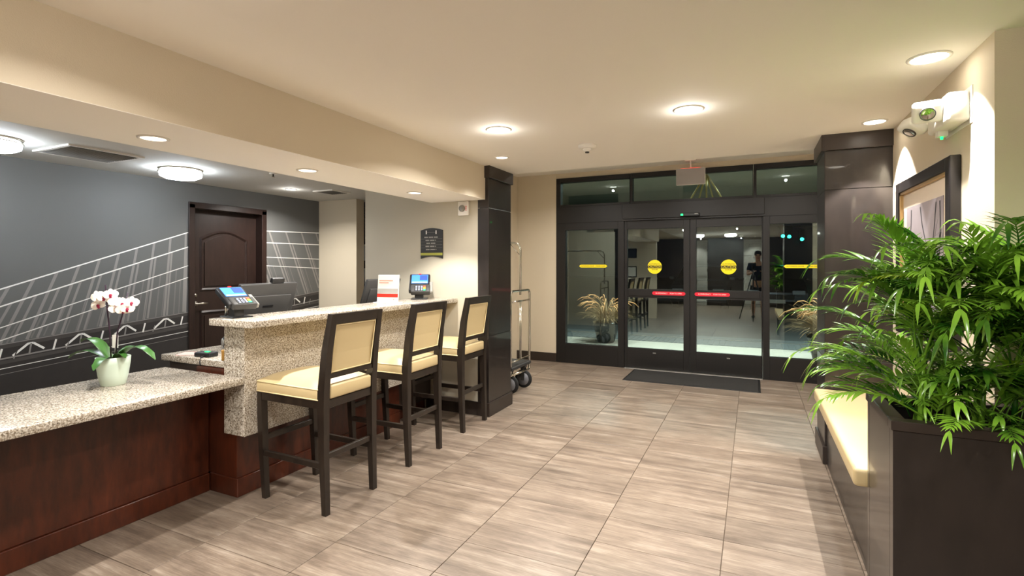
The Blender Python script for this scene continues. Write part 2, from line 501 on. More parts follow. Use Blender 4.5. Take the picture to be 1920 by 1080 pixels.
struct('wall_lobby_left', MB().box(-6, -5.9, -5.2, .2, 0, ZC).box(-6, -2.315, -5.2, .15, ZC, ZC+.1), M['paint'], 'left wall of the lobby behind the camera')
# lobby rear wall: ledger stone piers and dark windows
struct('wall_rear', MB().box(-6, 4, -5.3, -5.2, 0, ZC), M['espresso_trim'], 'dark rear wall of the lobby')
rnd = random.Random(3)
for k, (xa, xb) in enumerate([(-2.2, -1.47), (-.3, .4), (2.4, 3.2)]):
    pr = thing('stone_pier', ['ledger stone pier left of the dark lobby window', 'ledger stone pier right of the dark lobby window', 'ledger stone pier at the lobby side'][k], 'pier', ((xa+xb)/2, -5.05, 0), kind='structure')
    MB(pr.location).box(xa+.02, xb-.02, -5.199, -5.08, 0, ZC-.001).build('core', M['grout'], pr)
    z = .0; st = MB(pr.location)
    while z < ZC-.09:
        x = xa
        while x < xb-.05:
            w = min(rnd.uniform(.16, .34), xb-x)
            st.box(x+.003, x+w-.003, -5.14, -5.06+rnd.uniform(0, .03), z+.003, z+.077); x += w
        z += .08
    so = st.build('stone_courses', M['stone'], pr); so['kind'] = 'stuff'

# baseboards
struct('baseboard_sign', MB().box(-2.99, -2.40, YP0-.014, YP0, 0, .13, .003), M['espresso_trim'], 'dark baseboard below the sign wall')
struct('baseboard_back', MB().box(-3.3, -2.655, YD-.055, YD-.04, 0, .13, .003), M['espresso_trim'], 'dark baseboard behind the luggage cart')
struct('baseboard_right', MB().box(XR-.012, XR, YP1, 4.86, 0, .1).box(1.12, 4, 2.688, 2.7, 0, .12), M['espresso_trim'], 'dark baseboard of the right wall')

# ------------------------------------------------------------------ pillars
def pillar(label, x0, x1, y0, y1, ext):
    t = thing('pillar', label, 'pillar', ((x0+x1)/2, (y0+y1)/2, 0), kind='structure')
    L = t.location
    MB(L).box(x0+.006, x1-.006, y0+.006, y1-.006, 0, ZC).build('core', M['bronze_dark'], t)
    for za, zb in ((.13, .764), (.768, 1.99), (1.994, 2.275)):
        MB(L).box(x0, x1, y0, y1, za, zb, .002).build('panel', M['espresso'], t)
    a = ext
    MB(L).box(x0-a[0], x1+a[1], y0-.016, y1+.012, 0, .13, .003).build('plinth', M['espresso_trim'], t)
    MB(L).box(x0-a[0]*1.6, x1+a[1]*1.6, y0-.025, y1+.01, 2.275, ZC, .003).build('crown', M['espresso_trim'], t)
    return t
pillar('dark espresso panelled pillar left of the entrance beside the bar stools', -2.40, -2.28, YP0-.004, YP1-.01, (0, .014))
pillar('dark espresso panelled pillar right of the entrance behind the bench', .472, XR, YP0+.01, YP1-.01, (.014, 0))

# ------------------------------------------------------------------ lights
def lamp(kind, parent, name, power, col, loc, **kw):
    d = bpy.data.lights.new(name, kind); d.energy = power; d.color = col
    for k, v in kw.items(): setattr(d, k, v)
    o = bpy.data.objects.new(name, d); COL.objects.link(o)
    o.parent = parent; o.location = loc
    return o

def can(label, x, y, z, r, lens, group, power, col=WARM, spot=None, blend=.5, size=.04, visible=True):
    t = thing('downlight', label, 'downlight', (x, y, z), 0, group)
    MB().lathe([(r+.014, 0), (r+.014, -.004), (r+.002, -.007), (r-.002, -.001), (r-.002, 0)], n=28).build('trim_ring', M['white_plastic'], t)
    MB().lathe([(0.001, -.0015), (r-.001, -.0015), (r-.001, -.003), (.001, -.0035)], n=24).build('lens', lens, t)
    if spot:
        lamp('SPOT', t, 'downlight_beam', power, col, (0, 0, -.02), spot_size=R(spot), spot_blend=blend, shadow_soft_size=size)
    else:
        lamp('AREA', t, 'downlight_beam', power, col, (0, 0, -.02), shape='DISK', size=r*2, spread=R(150))
        lamp('POINT', t, 'downlight_glow', power*.05, col, (0, 0, -.07), shadow_soft_size=.02)
    return t
can('large bright recessed light right of centre in the lobby ceiling', -.354, 3.276, ZC, .075, M['lens'], 'lobby downlights', P_BIG)
can('large bright recessed light left of centre near the soffit', -1.605, 3.207, ZC, .075, M['lens'], 'lobby downlights', P_BIG)
can('small recessed spotlight in the ceiling beside the left pillar', -1.995, 4.049, ZC, .05, M['lens_dim'], 'lobby downlights', 26, spot=110)
can('recessed wall washer above the emergency light, nearest the planter', .724, 2.921, ZC, .07, M['lens'], 'lobby downlights', P_WASH, spot=84, blend=.22, size=.012)
can('recessed wall washer beside the right pillar', .724, 4.077, ZC, .06, M['lens'], 'lobby downlights', P_WASH, spot=84, blend=.22, size=.012)
can('recessed soffit light nearest the camera above the orchid', -2.66, 1.538, ZS, .055, M['lens_dim'], 'soffit downlights', P_SOFFIT, spot=112, blend=.35, size=.018)
can('middle recessed soffit light above the nearest bar stool', -2.65, 2.492, ZS, .055, M['lens_dim'], 'soffit downlights', P_SOFFIT, spot=112, blend=.35, size=.018)
can('farthest recessed soffit light near the black sign', -2.64, 3.661, ZS, .055, M['lens_dim'], 'soffit downlights', P_SOFFIT, spot=112, blend=.35, size=.018)
for x, y, lab in [(-.354, .9, 'recessed lobby light above the camera, right of centre'), (-1.605, .9, 'recessed lobby light above the camera, left of centre'), (1.6, 1.0, 'recessed lobby light in front of the planter wall'),
                (1.6, -1.6, 'recessed lobby light behind the camera, far right'), (-.354, -4.0, 'recessed lobby light by the rear window, right'), (-1.605, -4.0, 'recessed lobby light by the rear window, left')]:
    can(lab, x, y, ZC, .075, M['lens'], 'lobby lights behind the camera', P_FILL)
for x, lab in [(-2.2, 'recessed vestibule light near the luggage cart'), (-.75, 'recessed vestibule light above the entrance mat'), (.45, 'recessed vestibule light near the right pillar')]:
    can(lab, x, 5.7, ZV, .06, M['lens'], 'vestibule lights', 24)

for x, lab in [(-1.85, 'unseen added light brightening the left stone pier'), (.05, 'unseen added light brightening the right stone pier')]:
    can(lab, x, -4.7, ZC, .06, M['lens'], 'lobby lights behind the camera', 90, spot=100)  # unseen spots added to brighten the stone piers in the glass reflection

def drum(label, x, y, z=ZO, group='office drum lights', lens='lens_cool'):
    t = thing('drum_light', label, 'ceiling light', (x, y, z), 0, group)
    MB().lathe([(.17, 0), (.17, -.012), (.02, -.012), (.02, 0)], n=32).build('canopy', M['nickel'], t)
    MB().lathe([(.155, -.012), (.165, -.03), (.16, -.065), (.12, -.085), (.001, -.092)], n=32).build('diffuser', M[lens], t)
    MB().lathe([(.17, -.026), (.174, -.026), (.174, -.034), (.17, -.034)], n=32).build('band', M['nickel'], t)
drum('lit drum ceiling light left of the office door', -4.62, 2.903)
drum('lit drum ceiling light cut by the left picture edge', -4.62, 1.63)
drum('drum ceiling light behind the camera, mirrored left in the right door', -1.54, -2.5, ZC, 'lobby drum lights', 'lens_drum')
drum('drum ceiling light behind the camera, mirrored right in the right door', -.62, -2.5, ZC, 'lobby drum lights', 'lens_drum')
can('small recessed light in the office ceiling above the door', -4.72, 4.2, ZO, .05, M['lens'], 'office downlight', 22)

def vent(label, x, y, sx, sy):
    t = thing('ceiling_vent', label, 'vent', (x, y, ZO))
    MB().box(-sx/2, sx/2, -sy/2, -sy/2+.025, -.012, 0).box(-sx/2, sx/2, sy/2-.025, sy/2, -.012, 0).box(-sx/2, -sx/2+.025, -sy/2+.025, sy/2-.025, -.012, 0).box(sx/2-.025, sx/2, -sy/2+.025, sy/2-.025, -.012, 0).build('frame', M['white_plastic'], t)
    MB().box(-sx/2+.025, sx/2-.025, -sy/2+.025, sy/2-.025, -.002, 0).build('backing', M['vent_dark'], t)
    n = int((sx-.06)/.03)
    me = MB().rbox((0, 0, 0), (0, R(35), 0), (.022, sy-.052, .002)).mesh('louver')
    for k in range(n):
        obj('louver', me, M['vent'], t, (-sx/2+.04+k*.03, 0, -.008))
vent('large square return grille in the office ceiling', -4.60, 2.2, .5, .5)
vent('small dark supply vent in the office ceiling near the corridor', -4.45, 4.55, .3, .3)

t = thing('smoke_detector', 'round white smoke detector on the lobby ceiling', 'detector', (-1.182, 3.918, ZC))
MB().lathe([(.07, 0), (.07, -.018), (.055, -.03), (.04, -.032)], n=28).build('base', M['white_plastic'], t)
MB().lathe([(.035, -.03), (.032, -.045), (.012, -.055), (.001, -.055)], n=20).build('sensor_cap', M['white_plastic'], t)
MB().lathe([(.016, -.05), (.016, -.062), (.001, -.064)], n=12).build('thermal_element', M['grey_plastic'], t)

# ------------------------------------------------------------------ entrance storefront
def bars(t, rects, name, m, y0, y1):
    for (x0, x1, z0, z1) in rects:
        MB(t.location).box(x0, x1, y0, y1, z0, z1, .002).build(name, m, t)
def window(name, label, x0, x1, z0, z1, gx0, gx1, gz0, gz1, g='glass', y0=YD-.05, y1=YD+.05):
    t = thing(name, label, None, ((x0+x1)/2, YD, z0), kind='structure')
    bars(t, [(x0, gx0, z0, z1), (gx1, x1, z0, z1)], 'stile', M['bronze'], y0, y1)
    bars(t, [(gx0, gx1, z0, gz0), (gx0, gx1, gz1, z1)], 'rail', M['bronze'], y0, y1)
    MB(t.location).box(gx0-.004, gx1+.004, YD-.004, YD+.004, gz0-.004, gz1+.004).build('pane', M[g], t)
    return t
wl = window('window_1', 'left dark-framed sidelight of the entrance', -2.655, -1.642, 0, 2.06, -2.512, -1.73, .285, 1.955)
wr = window('window_2', 'right dark-framed sidelight of the entrance', .112, .95, 0, 2.06, .189, .88, .285, 1.96)
window('window_3', 'left transom window above the entrance', -2.655, -1.56, 2.30, 2.725, -2.588, -1.565, 2.33, 2.66, 'glass_transom')
window('window_4', 'middle transom window above the sliding doors', -1.555, .0, 2.30, 2.725, -1.525, -.005, 2.33, 2.66, 'glass_transom')
window('window_5', 'right transom window above the entrance', .005, .95, 2.30, 2.725, .04, .90, 2.33, 2.66, 'glass_transom')
hd = thing('trim_1', 'dark header box above the sliding doors', None, (-.85, YD, 2.06), kind='structure')
MB(hd.location).box(-2.655, .95, YD-.05, YD+.05, 2.06, 2.30, .002).build('header_beam', M['bronze'], hd)
MB(hd.location).box(-1.66, .13, YD-.085, YD-.05, 2.085, 2.299, .003).build('operator_cover', M['bronze'], hd)
MB(hd.location).box(-1.66, .13, YD-.07, YD-.05, 2.062, 2.083).build('track', M['bronze_dark'], hd)

def sticker_round(parent, x, z):
    y = YD-.0055
    L = parent.location
    st = MB(L).lathe([(.001, y+.001), (.097, y+.001), (.097, y), (.001, y)], (x, 0, z), 36, 'y', False).build('caution_sticker', M['yellow'], parent, 'round yellow caution sticker')
    p = [(x+.0965*math.cos(a)*1.0, z+.0965*math.sin(a)) for a in [math.asin(q) for q in (-.2, -.1, 0, .1, .2)]] + \
        [(x-.0965*math.cos(a), z+.0965*math.sin(a)) for a in [math.asin(q) for q in (.2, .1, 0, -.1, -.2)]]
    MB(L).prism(p, y-.001, y-.0004).build('band', M['black_print'], st)
    rx = (PI/2, 0, 0)
    for body, dz, sz, m in (('CAUTION', 0, .04, 'yellow'), ('AUTOMATIC', .037, .026, 'black_print'), ('DOOR', -.037, .027, 'black_print')):
        text('lettering', body, sz, M[m], st, Vector((x, y-.0016, z+dz-.0))-L, rx, .0003)
    return st
def leaf(name, label, x0, x1, gx0, gx1, sx, rx0, rx1):
    t = thing(name, label, None, ((x0+x1)/2, YD, 0), kind='structure')
    L = t.location
    ya, yb = YD-.035, YD+.03
    bars(t, [(x0, gx0, .012, 2.06), (gx1, x1, .012, 2.06)], 'stile', M['bronze'], ya, yb)
    bars(t, [(gx0, gx1, .012, .285), (gx0, gx1, .99, 1.11), (gx0, gx1, 1.945, 2.06)], 'rail', M['bronze'], ya, yb)
    for z0, z1 in ((.285, .99), (1.11, 1.945)):
        MB(L).box(gx0-.003, gx1+.003, YD-.004, YD+.004, z0-.003, z1+.003).build('pane', M['glass'], t)
    MB(L).box(gx0+.02, gx1-.02, ya-.012, ya-.0005, 1.015, 1.10, .003).build('push_bar', M['bronze'], t)
    sticker_round(t, sx, 1.418)
    zc, h = 1.057, .024
    n = 6; poly = [(rx0+h-h*math.sin(PI*k/n), zc-h*math.cos(PI*k/n)) for k in range(n+1)] + [(rx1-h+h*math.sin(PI*k/n), zc+h*math.cos(PI*k/n)) for k in range(n+1)]
    rs = MB(L).prism(poly, ya-.0145, ya-.0125).build('push_sticker', M['red_sticker'], t, 'red emergency push strip')
    text('lettering', 'IN EMERGENCY     PUSH TO OPEN', .026, M['white_paper'], rs, Vector(((rx0+rx1)/2, ya-.0152, zc))-L, (PI/2, 0, 0), .0003, .86)
    MB(L).box(sx-.02, sx+.02, ya-.004, ya-.0005, .225, .24).build('maker_plate', M['silver'], t)
    return t
leaf('door_1', 'left leaf of the dark sliding glass entrance door', -1.640, -.767, -1.602, -.847, -1.229, -1.255, -.82)
leaf('door_2', 'right leaf of the dark sliding glass entrance door', -.763, .110, -.684, .098, -.289, -.704, -.27)
def arrow(parent, x0, x1, body, tx, cut=False):
    y = YD-.0056; zc, h = 1.427, .021; L = parent.location
    a = h*1.2
    p = [(x0, zc), (x0+a, zc-h), (x1-a, zc-h), (x1, zc), (x1-a, zc+h), (x0+a, zc+h)]
    s = MB(L).prism(p, y-.001, y).build('arrow_sticker', M['yellow'], parent, 'yellow arrow warning sticker')
    text('lettering', body, .024, M['black_print'], s, Vector((tx, y-.0016, zc))-L, (PI/2, 0, 0), .0003, .88)
arrow(wl, -2.314, -1.892, 'AUTOMATIC DOOR     STAND CLEAR', -2.103)
arrow(wr, .345, .767, 'AUTOMATIC DOOR     STAND CLEAR', .556)

t = thing('door_sensor', 'small dark motion sensor with green light above the doors', 'sensor', (-.756, YD-.085, 2.11))
MB().box(-.12, .12, -.045, 0, -.02, .022, .006).build('housing', M['black_plastic'], t)
MB().box(-.115, -.085, -.0475, -.0455, -.012, .012).build('green_indicator', M['led_green'], t)
MB().box(.06, .10, -.0475, -.0455, .004, .014).build('window', M['silver'], t)
t = tag(MB().box(-1.64, .11, YD-.1, YD+.08, 0.0, .008, .002).build('door_threshold', M['metal_strip']), 'metal threshold strip under the sliding doors', 'threshold')
t = thing('entrance_mat', 'dark ribbed rubber mat in front of the sliding doors', 'floor mat', (-.71, 6.8, 0))
MB().box(-.78, .79, -.36, .36, 0, .006, .002).build('backing', M['bronze_dark'], t)
rb = MB()
for k in range(38): rb.box(-.755, .765, -.335+k*.0178, -.335+k*.0178+.011, .006, .009)
o = rb.build('ribs', M['mat_rubber'], t); o['kind'] = 'stuff'

# grey exit sign hanging from the vestibule ceiling
t = thing('exit_sign', 'plain grey rectangular sign hanging above the entrance doors', 'sign', (-.72, 6.9, ZV))
MB().box(-.07, .07, -.03, .03, -.03, 0, .004).build('canopy', M['white_plastic'], t)
MB().tube([(0, 0, -.03), (0, 0, -.13)], .009, 8).build('stem', M['white_plastic'], t)
MB().box(-.175, .175, -.02, .02, -.335, -.125, .004).build('housing', M['white_plastic'], t)
MB().box(-.172, .172, -.024, -.0205, -.332, -.128).build('face', M['exit_grey'], t)
MB().box(-.12, .12, -.012, .012, -.124, -.121).build('red_lamp', M['led_red'], t)

# brass rod spray outside the transom
t = thing('brass_pendant', 'fan of thin brass rods seen through the middle transom', 'pendant', (-.60, 7.75, 2.74))
MB().lathe([(.03, .0), (.045, .02), (.03, .05), (.001, .055)], n=16).build('hub', M['brass'], t)
MB().tube([(0, 0, .05), (0, 0, .56)], .006, 6).build('stem', M['brass'], t)
for dx, dy in ((-.28, .05), (-.12, -.05), (.0, .08), (.12, -.08), (.26, .03)):
    MB().tube([(0, 0, 0), (dx, dy, -.46)], .012, 6).build('rod', M['brass'], t)

# ------------------------------------------------------------------ reception: low counter
t = thing('low_counter', 'low mahogany counter section with granite top under the orchid', 'counter', (-3.2, 1.25, 0))
L = t.location
MB(L).box(-3.55, -3.168, .34, 2.17, .115, .718, .002).build('front_panel', M['mahogany'], t)
MB(L).box(-3.55, -3.155, .34, 2.168, 0, .113, .003).build('plinth', M['mahogany'], t)
MB(L).box(-3.575, -2.80, .34, 2.142, .72, .763, .004, 2).build('worktop', M['granite'], t)

# high counter
t = thing('high_counter', 'tall granite-fronted reception counter behind the bar stools', 'counter', (-2.9, 3.2, 0))
L = t.location
MB(L).box(-3.02, -2.912, 2.175, 3.80, .118, .40).box(-3.3, -3.02, 2.176, 4.33, .118, .786).build('wood_base', M['mahogany'], t)
MB(L).box(-3.16, -2.899, 2.171, 3.80, 0, .116, .003).box(-3.3, -3.0, 3.801, 4.33, 0, .116).build('plinth', M['mahogany'], t)
MB(L).box(-3.018, -2.93, 3.802, 4.33, .118, .40).build('recess_panel', M['espresso_trim'], t)
MB(L).box(-2.822, -2.80, 2.143, 4.342, .40, 1.076, .002).build('front_slab', M['granite'], t)
MB(L).box(-2.985, -2.823, 2.143, 2.165, .40, 1.076, .002).build('end_slab', M['granite'], t)
MB(L).box(-2.985, -2.824, 2.166, 4.34, .401, 1.076).build('core', M['espresso_trim'], t)
MB(L).box(-3.01, -2.625, 2.06, 4.346, 1.078, 1.12, .004, 2).build('ledge', M['granite'], t)
t = thing('staff_desk', 'granite staff desk behind the high counter', 'desk', (-3.4, 3.2, 0))
L = t.location
MB(L).box(-3.70, -2.987, 2.19, 4.34, .79, .832, .003, 2).build('worktop', M['granite'], t)
MB(L).box(-3.62, -3.59, 2.2, 4.33, 0, .789).build('side_panel', M['espresso_trim'], t)
MB(L).box(-3.588, -3.302, 2.2, 2.23, 0, .789).build('end_panel', M['espresso_trim'], t)

# ------------------------------------------------------------------ bar stools
def make_stool():
    t = thing('bar_stool', '', 'bar stool', (0, 0, 0), 0, 'cream bar stools at the reception counter')
    wd = M['stool_wood']
    for s in (-1, 1):
        MB().sec([(.262, s*.198, 0), (.25, s*.2, .3), (.243, s*.2, .62), (.246, s*.2, .72), (.27, s*.197, .95), (.312, s*.192, 1.165)],
                 [(.034, .034), (.042, .04), (.052, .044), (.052, .044), (.046, .044), (.036, .042)]).build('back_leg', wd, t)
        MB().sec([(-.248, s*.198, 0), (-.268, s*.2, .3), (-.285, s*.2, .655)], [(.032, .032), (.04, .04), (.046, .044)]).build('front_leg', wd, t)
        MB().box(-.258, .225, s*.2-.012, s*.2+.012, .262, .296, .002).build('side_stretcher', wd, t)
        MB().box(-.262, .218, s*.2-.02, s*.2+.02, .612, .66, .002).build('side_apron', wd, t)
    MB().box(-.286, -.262, -.18, .18, .35, .385, .002).build('footrest', wd, t)
    MB().box(.236, .258, -.18, .18, .315, .348, .002).build('back_stretcher', wd, t)
    MB().box(-.305, -.265, -.178, .178, .612, .66, .002).build('front_apron', wd, t)
    MB().box(.222, .262, -.178, .178, .612, .66, .002).build('back_apron', wd, t)
    # seat: boxed base and domed top
    n = 10; vs = []; fs = []
    x0, x1, y0, y1 = -.315, .222, -.222, .222
    for i in range(n+1):
        for j in range(n+1):
            u, v = i/n, j/n
            d = (1-(2*u-1)**4)*(1-(2*v-1)**4)
            vs.append((x0+(x1-x0)*u, y0+(y1-y0)*v, .724+.05*d**.6))
    for i in range(n):
        for j in range(n):
            a = i*(n+1)+j; fs.append((a, a+n+1, a+n+2, a+1))
    st = MB().box(x0, x1, y0, y1, .661, .724, .008, 2).add(vs, fs, True).box(.222, .272, -.172, .172, .664, .745, .012, 2).build('seat', M['vinyl'], t)
    MB().tube([(x0, y0, .724), (x1, y0, .724), (x1, y1, .724), (x0, y1, .724), (x0, y0, .724)], .004, 6).tube([(x0, y0, .664), (x1, y0, .664), (x1, y1, .664), (x0, y1, .664), (x0, y0, .664)], .004, 6).build('piping', M['piping'], st)
    # back: rails and padded panel following the lean
    def bx(z):
        return .246+(.27-.246)*(z-.72)/.23 if z < .95 else .27+(.312-.27)*(z-.95)/.215
    def slab(z0, z1, y0, y1, tf, tb):
        vs = []; fs = []
        k = 5
        for i in range(k+1):
            z = z0+(z1-z0)*i/k
            vs += [(bx(z)-tf, y0, z), (bx(z)+tb, y0, z), (bx(z)+tb, y1, z), (bx(z)-tf, y1, z)]
        for i in range(k):
            for q in range(4):
                q2 = (q+1) % 4
                fs.append((i*4+q, i*4+q2, i*4+4+q2, i*4+4+q))
        fs += [(3, 2, 1, 0), (k*4, k*4+1, k*4+2, k*4+3)]
        return vs, fs
    MB().add(*slab(1.105, 1.165, -.171, .171, .018, .018)).build('top_rail', wd, t)
    MB().add(*slab(.785, .812, -.176, .176, .02, .02)).build('bottom_rail', wd, t)
    bk = MB().add(*slab(.813, 1.104, -.174, .174, .045, .008)).build('backrest', M['vinyl'], t)
    pts = [(bx(.82)+.011, -.166, .82), (bx(1.098)+.011, -.166, 1.098), (bx(1.098)+.011, .166, 1.098), (bx(.82)+.011, .166, .82), (bx(.82)+.011, -.166, .82)]
    MB().tube(pts, .004, 6).build('piping', M['piping'], bk)
    return t
st0 = make_stool()
for k, (x, y, rz, lab) in enumerate([(-2.495, 2.445, R(-1.5), 'dark wood bar stool with cream vinyl seat nearest the camera'),
                                (-2.505, 3.235, R(0), 'middle cream bar stool of the three at the counter'),
                                (-2.53, 4.04, R(0), 'farthest cream bar stool, beside the dark left pillar')]):
    o = st0 if k == 0 else copy_tree(st0)
    o.location = (x, y, 0); o.rotation_euler = (0, 0, rz); o['label'] = lab

# ------------------------------------------------------------------ payment terminals, monitors, brochure
def terminal(label, x, y, z, rz, pitch=34):
    t = thing('card_terminal', label, 'card terminal', (x, y, z), rz, 'card payment terminals')
    # local +X faces the customer, screen slopes down towards +X
    MB().rbox((-.005, 0, .004), (0, 0, 0), (.16, .13, .008), .003).build('base_plate', M['black_plastic'], t)
    MB().prism([(-.05, .008), (.03, .008), (.02, .07), (-.03, .09)], -.03, .03).build('stand', M['grey_plastic'], t)
    MB().tube([(-.07, -.035, .008), (-.055, -.035, .07)], .008, 8).build('stand_bracket', M['chrome'], t)
    p = R(pitch); c = Vector((-.005, 0, .112)); rot = (0, p, 0)
    ux = Vector((math.cos(p), 0, -math.sin(p))); uz = Vector((math.sin(p), 0, math.cos(p))); uy = Vector((0, 1, 0))
    def q(a, b, h): return c+ux*a+uy*b+uz*h
    body = MB().rbox(q(-.02, 0, 0), rot, (.2, .165, .04), .01, 2).build('body', M['black_plastic'], t)
    MB().rbox(q(.06, .01, .008), rot, (.085, .15, .045), .008, 2).build('keypad_housing', M['grey_plastic'], t)
    MB().rbox(q(-.055, 0, .0205), rot, (.1, .13, .002)).build('screen', M['screen'], t)
    MB().rbox(q(-.07, .03, .0225), rot, (.055, .06, .002)).build('screen_panel', M['screen_dim'], t)
    MB().rbox(q(-.015, 0, .0225), rot, (.012, .12, .002)).build('screen_bar', M['screen_lt'], t)
    kp = MB().rbox(q(.065, .01, .0312), rot, (.06, .095, .002)).build('keypad', M['black_print'], t)
    for i in range(3):
        for j in range(4):
            m = 'key' if j < 3 else ('key_red', 'key_yel', 'key_grn')[i]
            MB().rbox(q(.045+i*.019, -.022+j*.021, .033), rot, (.009 if j < 3 else .015, .010 if j < 3 else .018, .002)).build('key', M[m], kp)
    MB().rbox(q(-.115, 0, .022), rot, (.006, .02, .003)).build('indicator', M['led_red'], t)
    MB().rbox(q(.03, .09, .0), rot, (.12, .03, .035), .006).build('card_slot', M['silver'], t)
    return t
terminal('card terminal with blue screen at the near end of the counter', -2.93, 2.19, 1.12, R(-10), 30)
terminal('card terminal with blue screen on the far end of the counter', -2.90, 4.10, 1.12, R(-58), 42).scale = (1.2, 1.2, 1.15)
def monitor(label, x, y, rz, cam_=False):
    t = thing('monitor', label, 'monitor', (x, y, .832), rz, 'reception monitors')
    lean = R(18)
    MB().box(-.12, .08, -.12, .12, 0, .014, .004).build('foot', M['black_plastic'], t)
    MB().rbox((-.02, 0, .12), (0, R(8), 0), (.04, .09, .23), .006).build('neck', M['black_plastic'], t)
    c = Vector((.01, 0, .325))
    MB().rbox(c, (0, lean, 0), (.03, .50, .33), .006, 2).build('housing', M['grey_plastic'], t)
    ux = Vector((math.cos(lean), 0, -math.sin(lean))); uz = Vector((math.sin(lean), 0, math.cos(lean)))
    MB().rbox(c-ux*.016, (0, lean, 0), (.002, .47, .29)).build('screen', M['screen_dim'], t)
    MB().rbox(c+ux*.022+uz*-.03, (0, lean, 0), (.016, .40, .22), .006, 2).build('back_cover', M['grey_plastic'], t)
    MB().rbox(c+ux*.031+uz*.0, (0, lean, 0), (.003, .09, .012)).build('vent_slot', M['black_plastic'], t)
    if cam_:
        p = c+uz*.185
        MB().rbox(p+Vector((0, .06, 0)), (0, lean, 0), (.03, .11, .035), .004).build('webcam', M['black_plastic'], t)
    return t
monitor('dark monitor seen from behind, next to the near card terminal', -3.24, 2.64, R(2), True)
monitor('dark monitor partly hidden behind the white brochure', -3.24, 3.92, R(2))

t = thing('brochure_holder', 'white brochure with red band standing in a clear holder', 'brochure', (-2.86, 3.58, 1.12), R(10))
MB().box(-.12, .12, -.05, .04, 0, .006, .002).build('holder_base', M['acrylic'], t)
MB().rbox((0, .0, .122), (R(-6), 0, 0), (.2, .012, .235), .002).build('card', M['white_paper'], t)
def onface(z, h, w, m, name, x=0):
    MB().rbox((x, -.0072+(z-.122)*math.tan(R(6)), z), (R(-6), 0, 0), (w, .001, h)).build(name, M[m], t)
onface(.062, .03, .198, 'red_print', 'red_band')
onface(.1, .044, .198, 'grey_print', 'photo_print')
onface(.19, .008, .13, 'pale_red_print', 'headline', -.02)
onface(.172, .008, .09, 'pale_red_print', 'headline', -.04)
onface(.03, .012, .012, 'pale_red_print', 'logo', .06)

# small things on the staff desk
t = thing('barcode_scanner', 'black rounded hand scanner lying on the staff desk', 'scanner', (-3.5, 2.62, .832), R(70))
MB().tube([(-.1, 0, .045), (-.09, 0, .045), (.09, 0, .045), (.1, 0, .045)], [.03, .042, .042, .03], 16).build('body', M['black_plastic'], t)
MB().lathe([(.001, -.104), (.028, -.104), (.03, -.1), (.001, -.1)], (0, 0, .045), 16, 'x').build('end_cap', M['silver'], t)
t = thing('card_reader', 'small black card reader with green light on the desk edge', 'card reader', (-3.33, 2.262, .832), R(12))
MB().rbox((0, 0, .016), (0, 0, 0), (.13, .075, .032), .008, 2).build('body', M['black_plastic'], t)
MB().rbox((.01, 0, .033), (0, 0, 0), (.03, .02, .002)).build('green_light', M['led_green'], t)
MB().tube([(.02, -.035, .012), (.03, -.075, .006), (.03, -.085, -.02), (.045, -.085, -.07)], .004, 6).build('cable', M['black_plastic'], t)
tag(MB((-3.5, 2.3, .832)).rbox((-3.5, 2.3, .834), (0, 0, R(30)), (.2, .12, .003)).build('leaflet', M['pink_paper']), 'pink printed leaflet lying on the staff desk', 'leaflet').location = (-3.5, 2.3, .832)
t = thing('card_box', 'small brown box beside the counter end slab', 'box', (-3.06, 2.24, .832))
MB().box(-.045, .045, -.03, .03, 0, .065, .002).build('carton', M['brown_card'], t)
MB().box(-.046, .046, -.031, .031, .052, .066, .002).build('lid', M['brown_card'], t)
t = thing('paper_stack', 'white paper stack behind the small brown box', 'paper', (-3.06, 2.33, .832))
MB().box(-.05, .05, -.03, .04, 0, .09, .002).build('sheets', M['white_paper'], t)
MB().box(-.05, .05, -.03, .04, .0905, .094).build('cover', M['white_plastic'], t)

# ------------------------------------------------------------------ orchid
def blade(path, widths, fold=.0, up=Vector((0, 0, 1))):
    """leaf strip with folded midrib"""
    vs = []; fs = []
    n = len(path)
    for i in range(n):
        p = path[i]; t = (path[min(i+1, n-1)]-path[max(i-1, 0)]).normalized()
        sd = t.cross(up)
        sd = sd.normalized() if sd.length > 1e-4 else Vector((0, 1, 0))
        nr = sd.cross(t).normalized()
        w = widths[i]
        vs += [p-sd*w+nr*w*fold, p, p+sd*w+nr*w*fold]
    for i in range(n-1):
        a = i*3; fs += [(a, a+1, a+4, a+3), (a+1, a+2, a+5, a+4)]
    return vs, fs
OR = Vector((-3.317, 1.70, .763))
t = thing('potted_orchid', 'white orchid with magenta centres in a pale mint pot', 'potted orchid', OR)
MB().lathe([(.001, 0), (.056, 0), (.06, .004), (.072, .06), (.08, .12), (.083, .16), (.08, .162), (.076, .15), (.07, .13), (.001, .13)], n=36).build('pot', M['ceramic'], t)
sm = MB(); rr = random.Random(5)
for k in range(60):
    a = rr.uniform(0, 2*PI); q = .066*math.sqrt(rr.random())
    sm.rbox((q*math.cos(a), q*math.sin(a), .134+rr.uniform(0, .012)), (rr.uniform(0, 3), rr.uniform(0, 3), rr.uniform(0, 3)), (.022, .012, .008))
o = sm.build('bark_chips', M['bark'], t); o['kind'] = 'stuff'
RT = Vector((.906, .424, 0)); FW = Vector((-.9, .43, 0))
def oleaf(d, L_, rise, droop, w):
    path = []
    for i in range(9):
        u = i/8
        path.append(Vector((0, 0, .14))+d*(.02+L_*u)+Vector((0, 0, rise*math.sin(u*2.0)-droop*u*u)))
    ws = [w*(.35+.65*math.sin(min(1, (i/8)*1.15+.12)*PI*.86)) if i < 8 else .003 for i in range(9)]
    vs, fs = blade(path, ws, .25)
    MB().add(vs, fs, True).build('leaf', M['orchid_leaf'], t)
oleaf((RT*.95-FW*.2).normalized(), .25, .12, .10, .038)
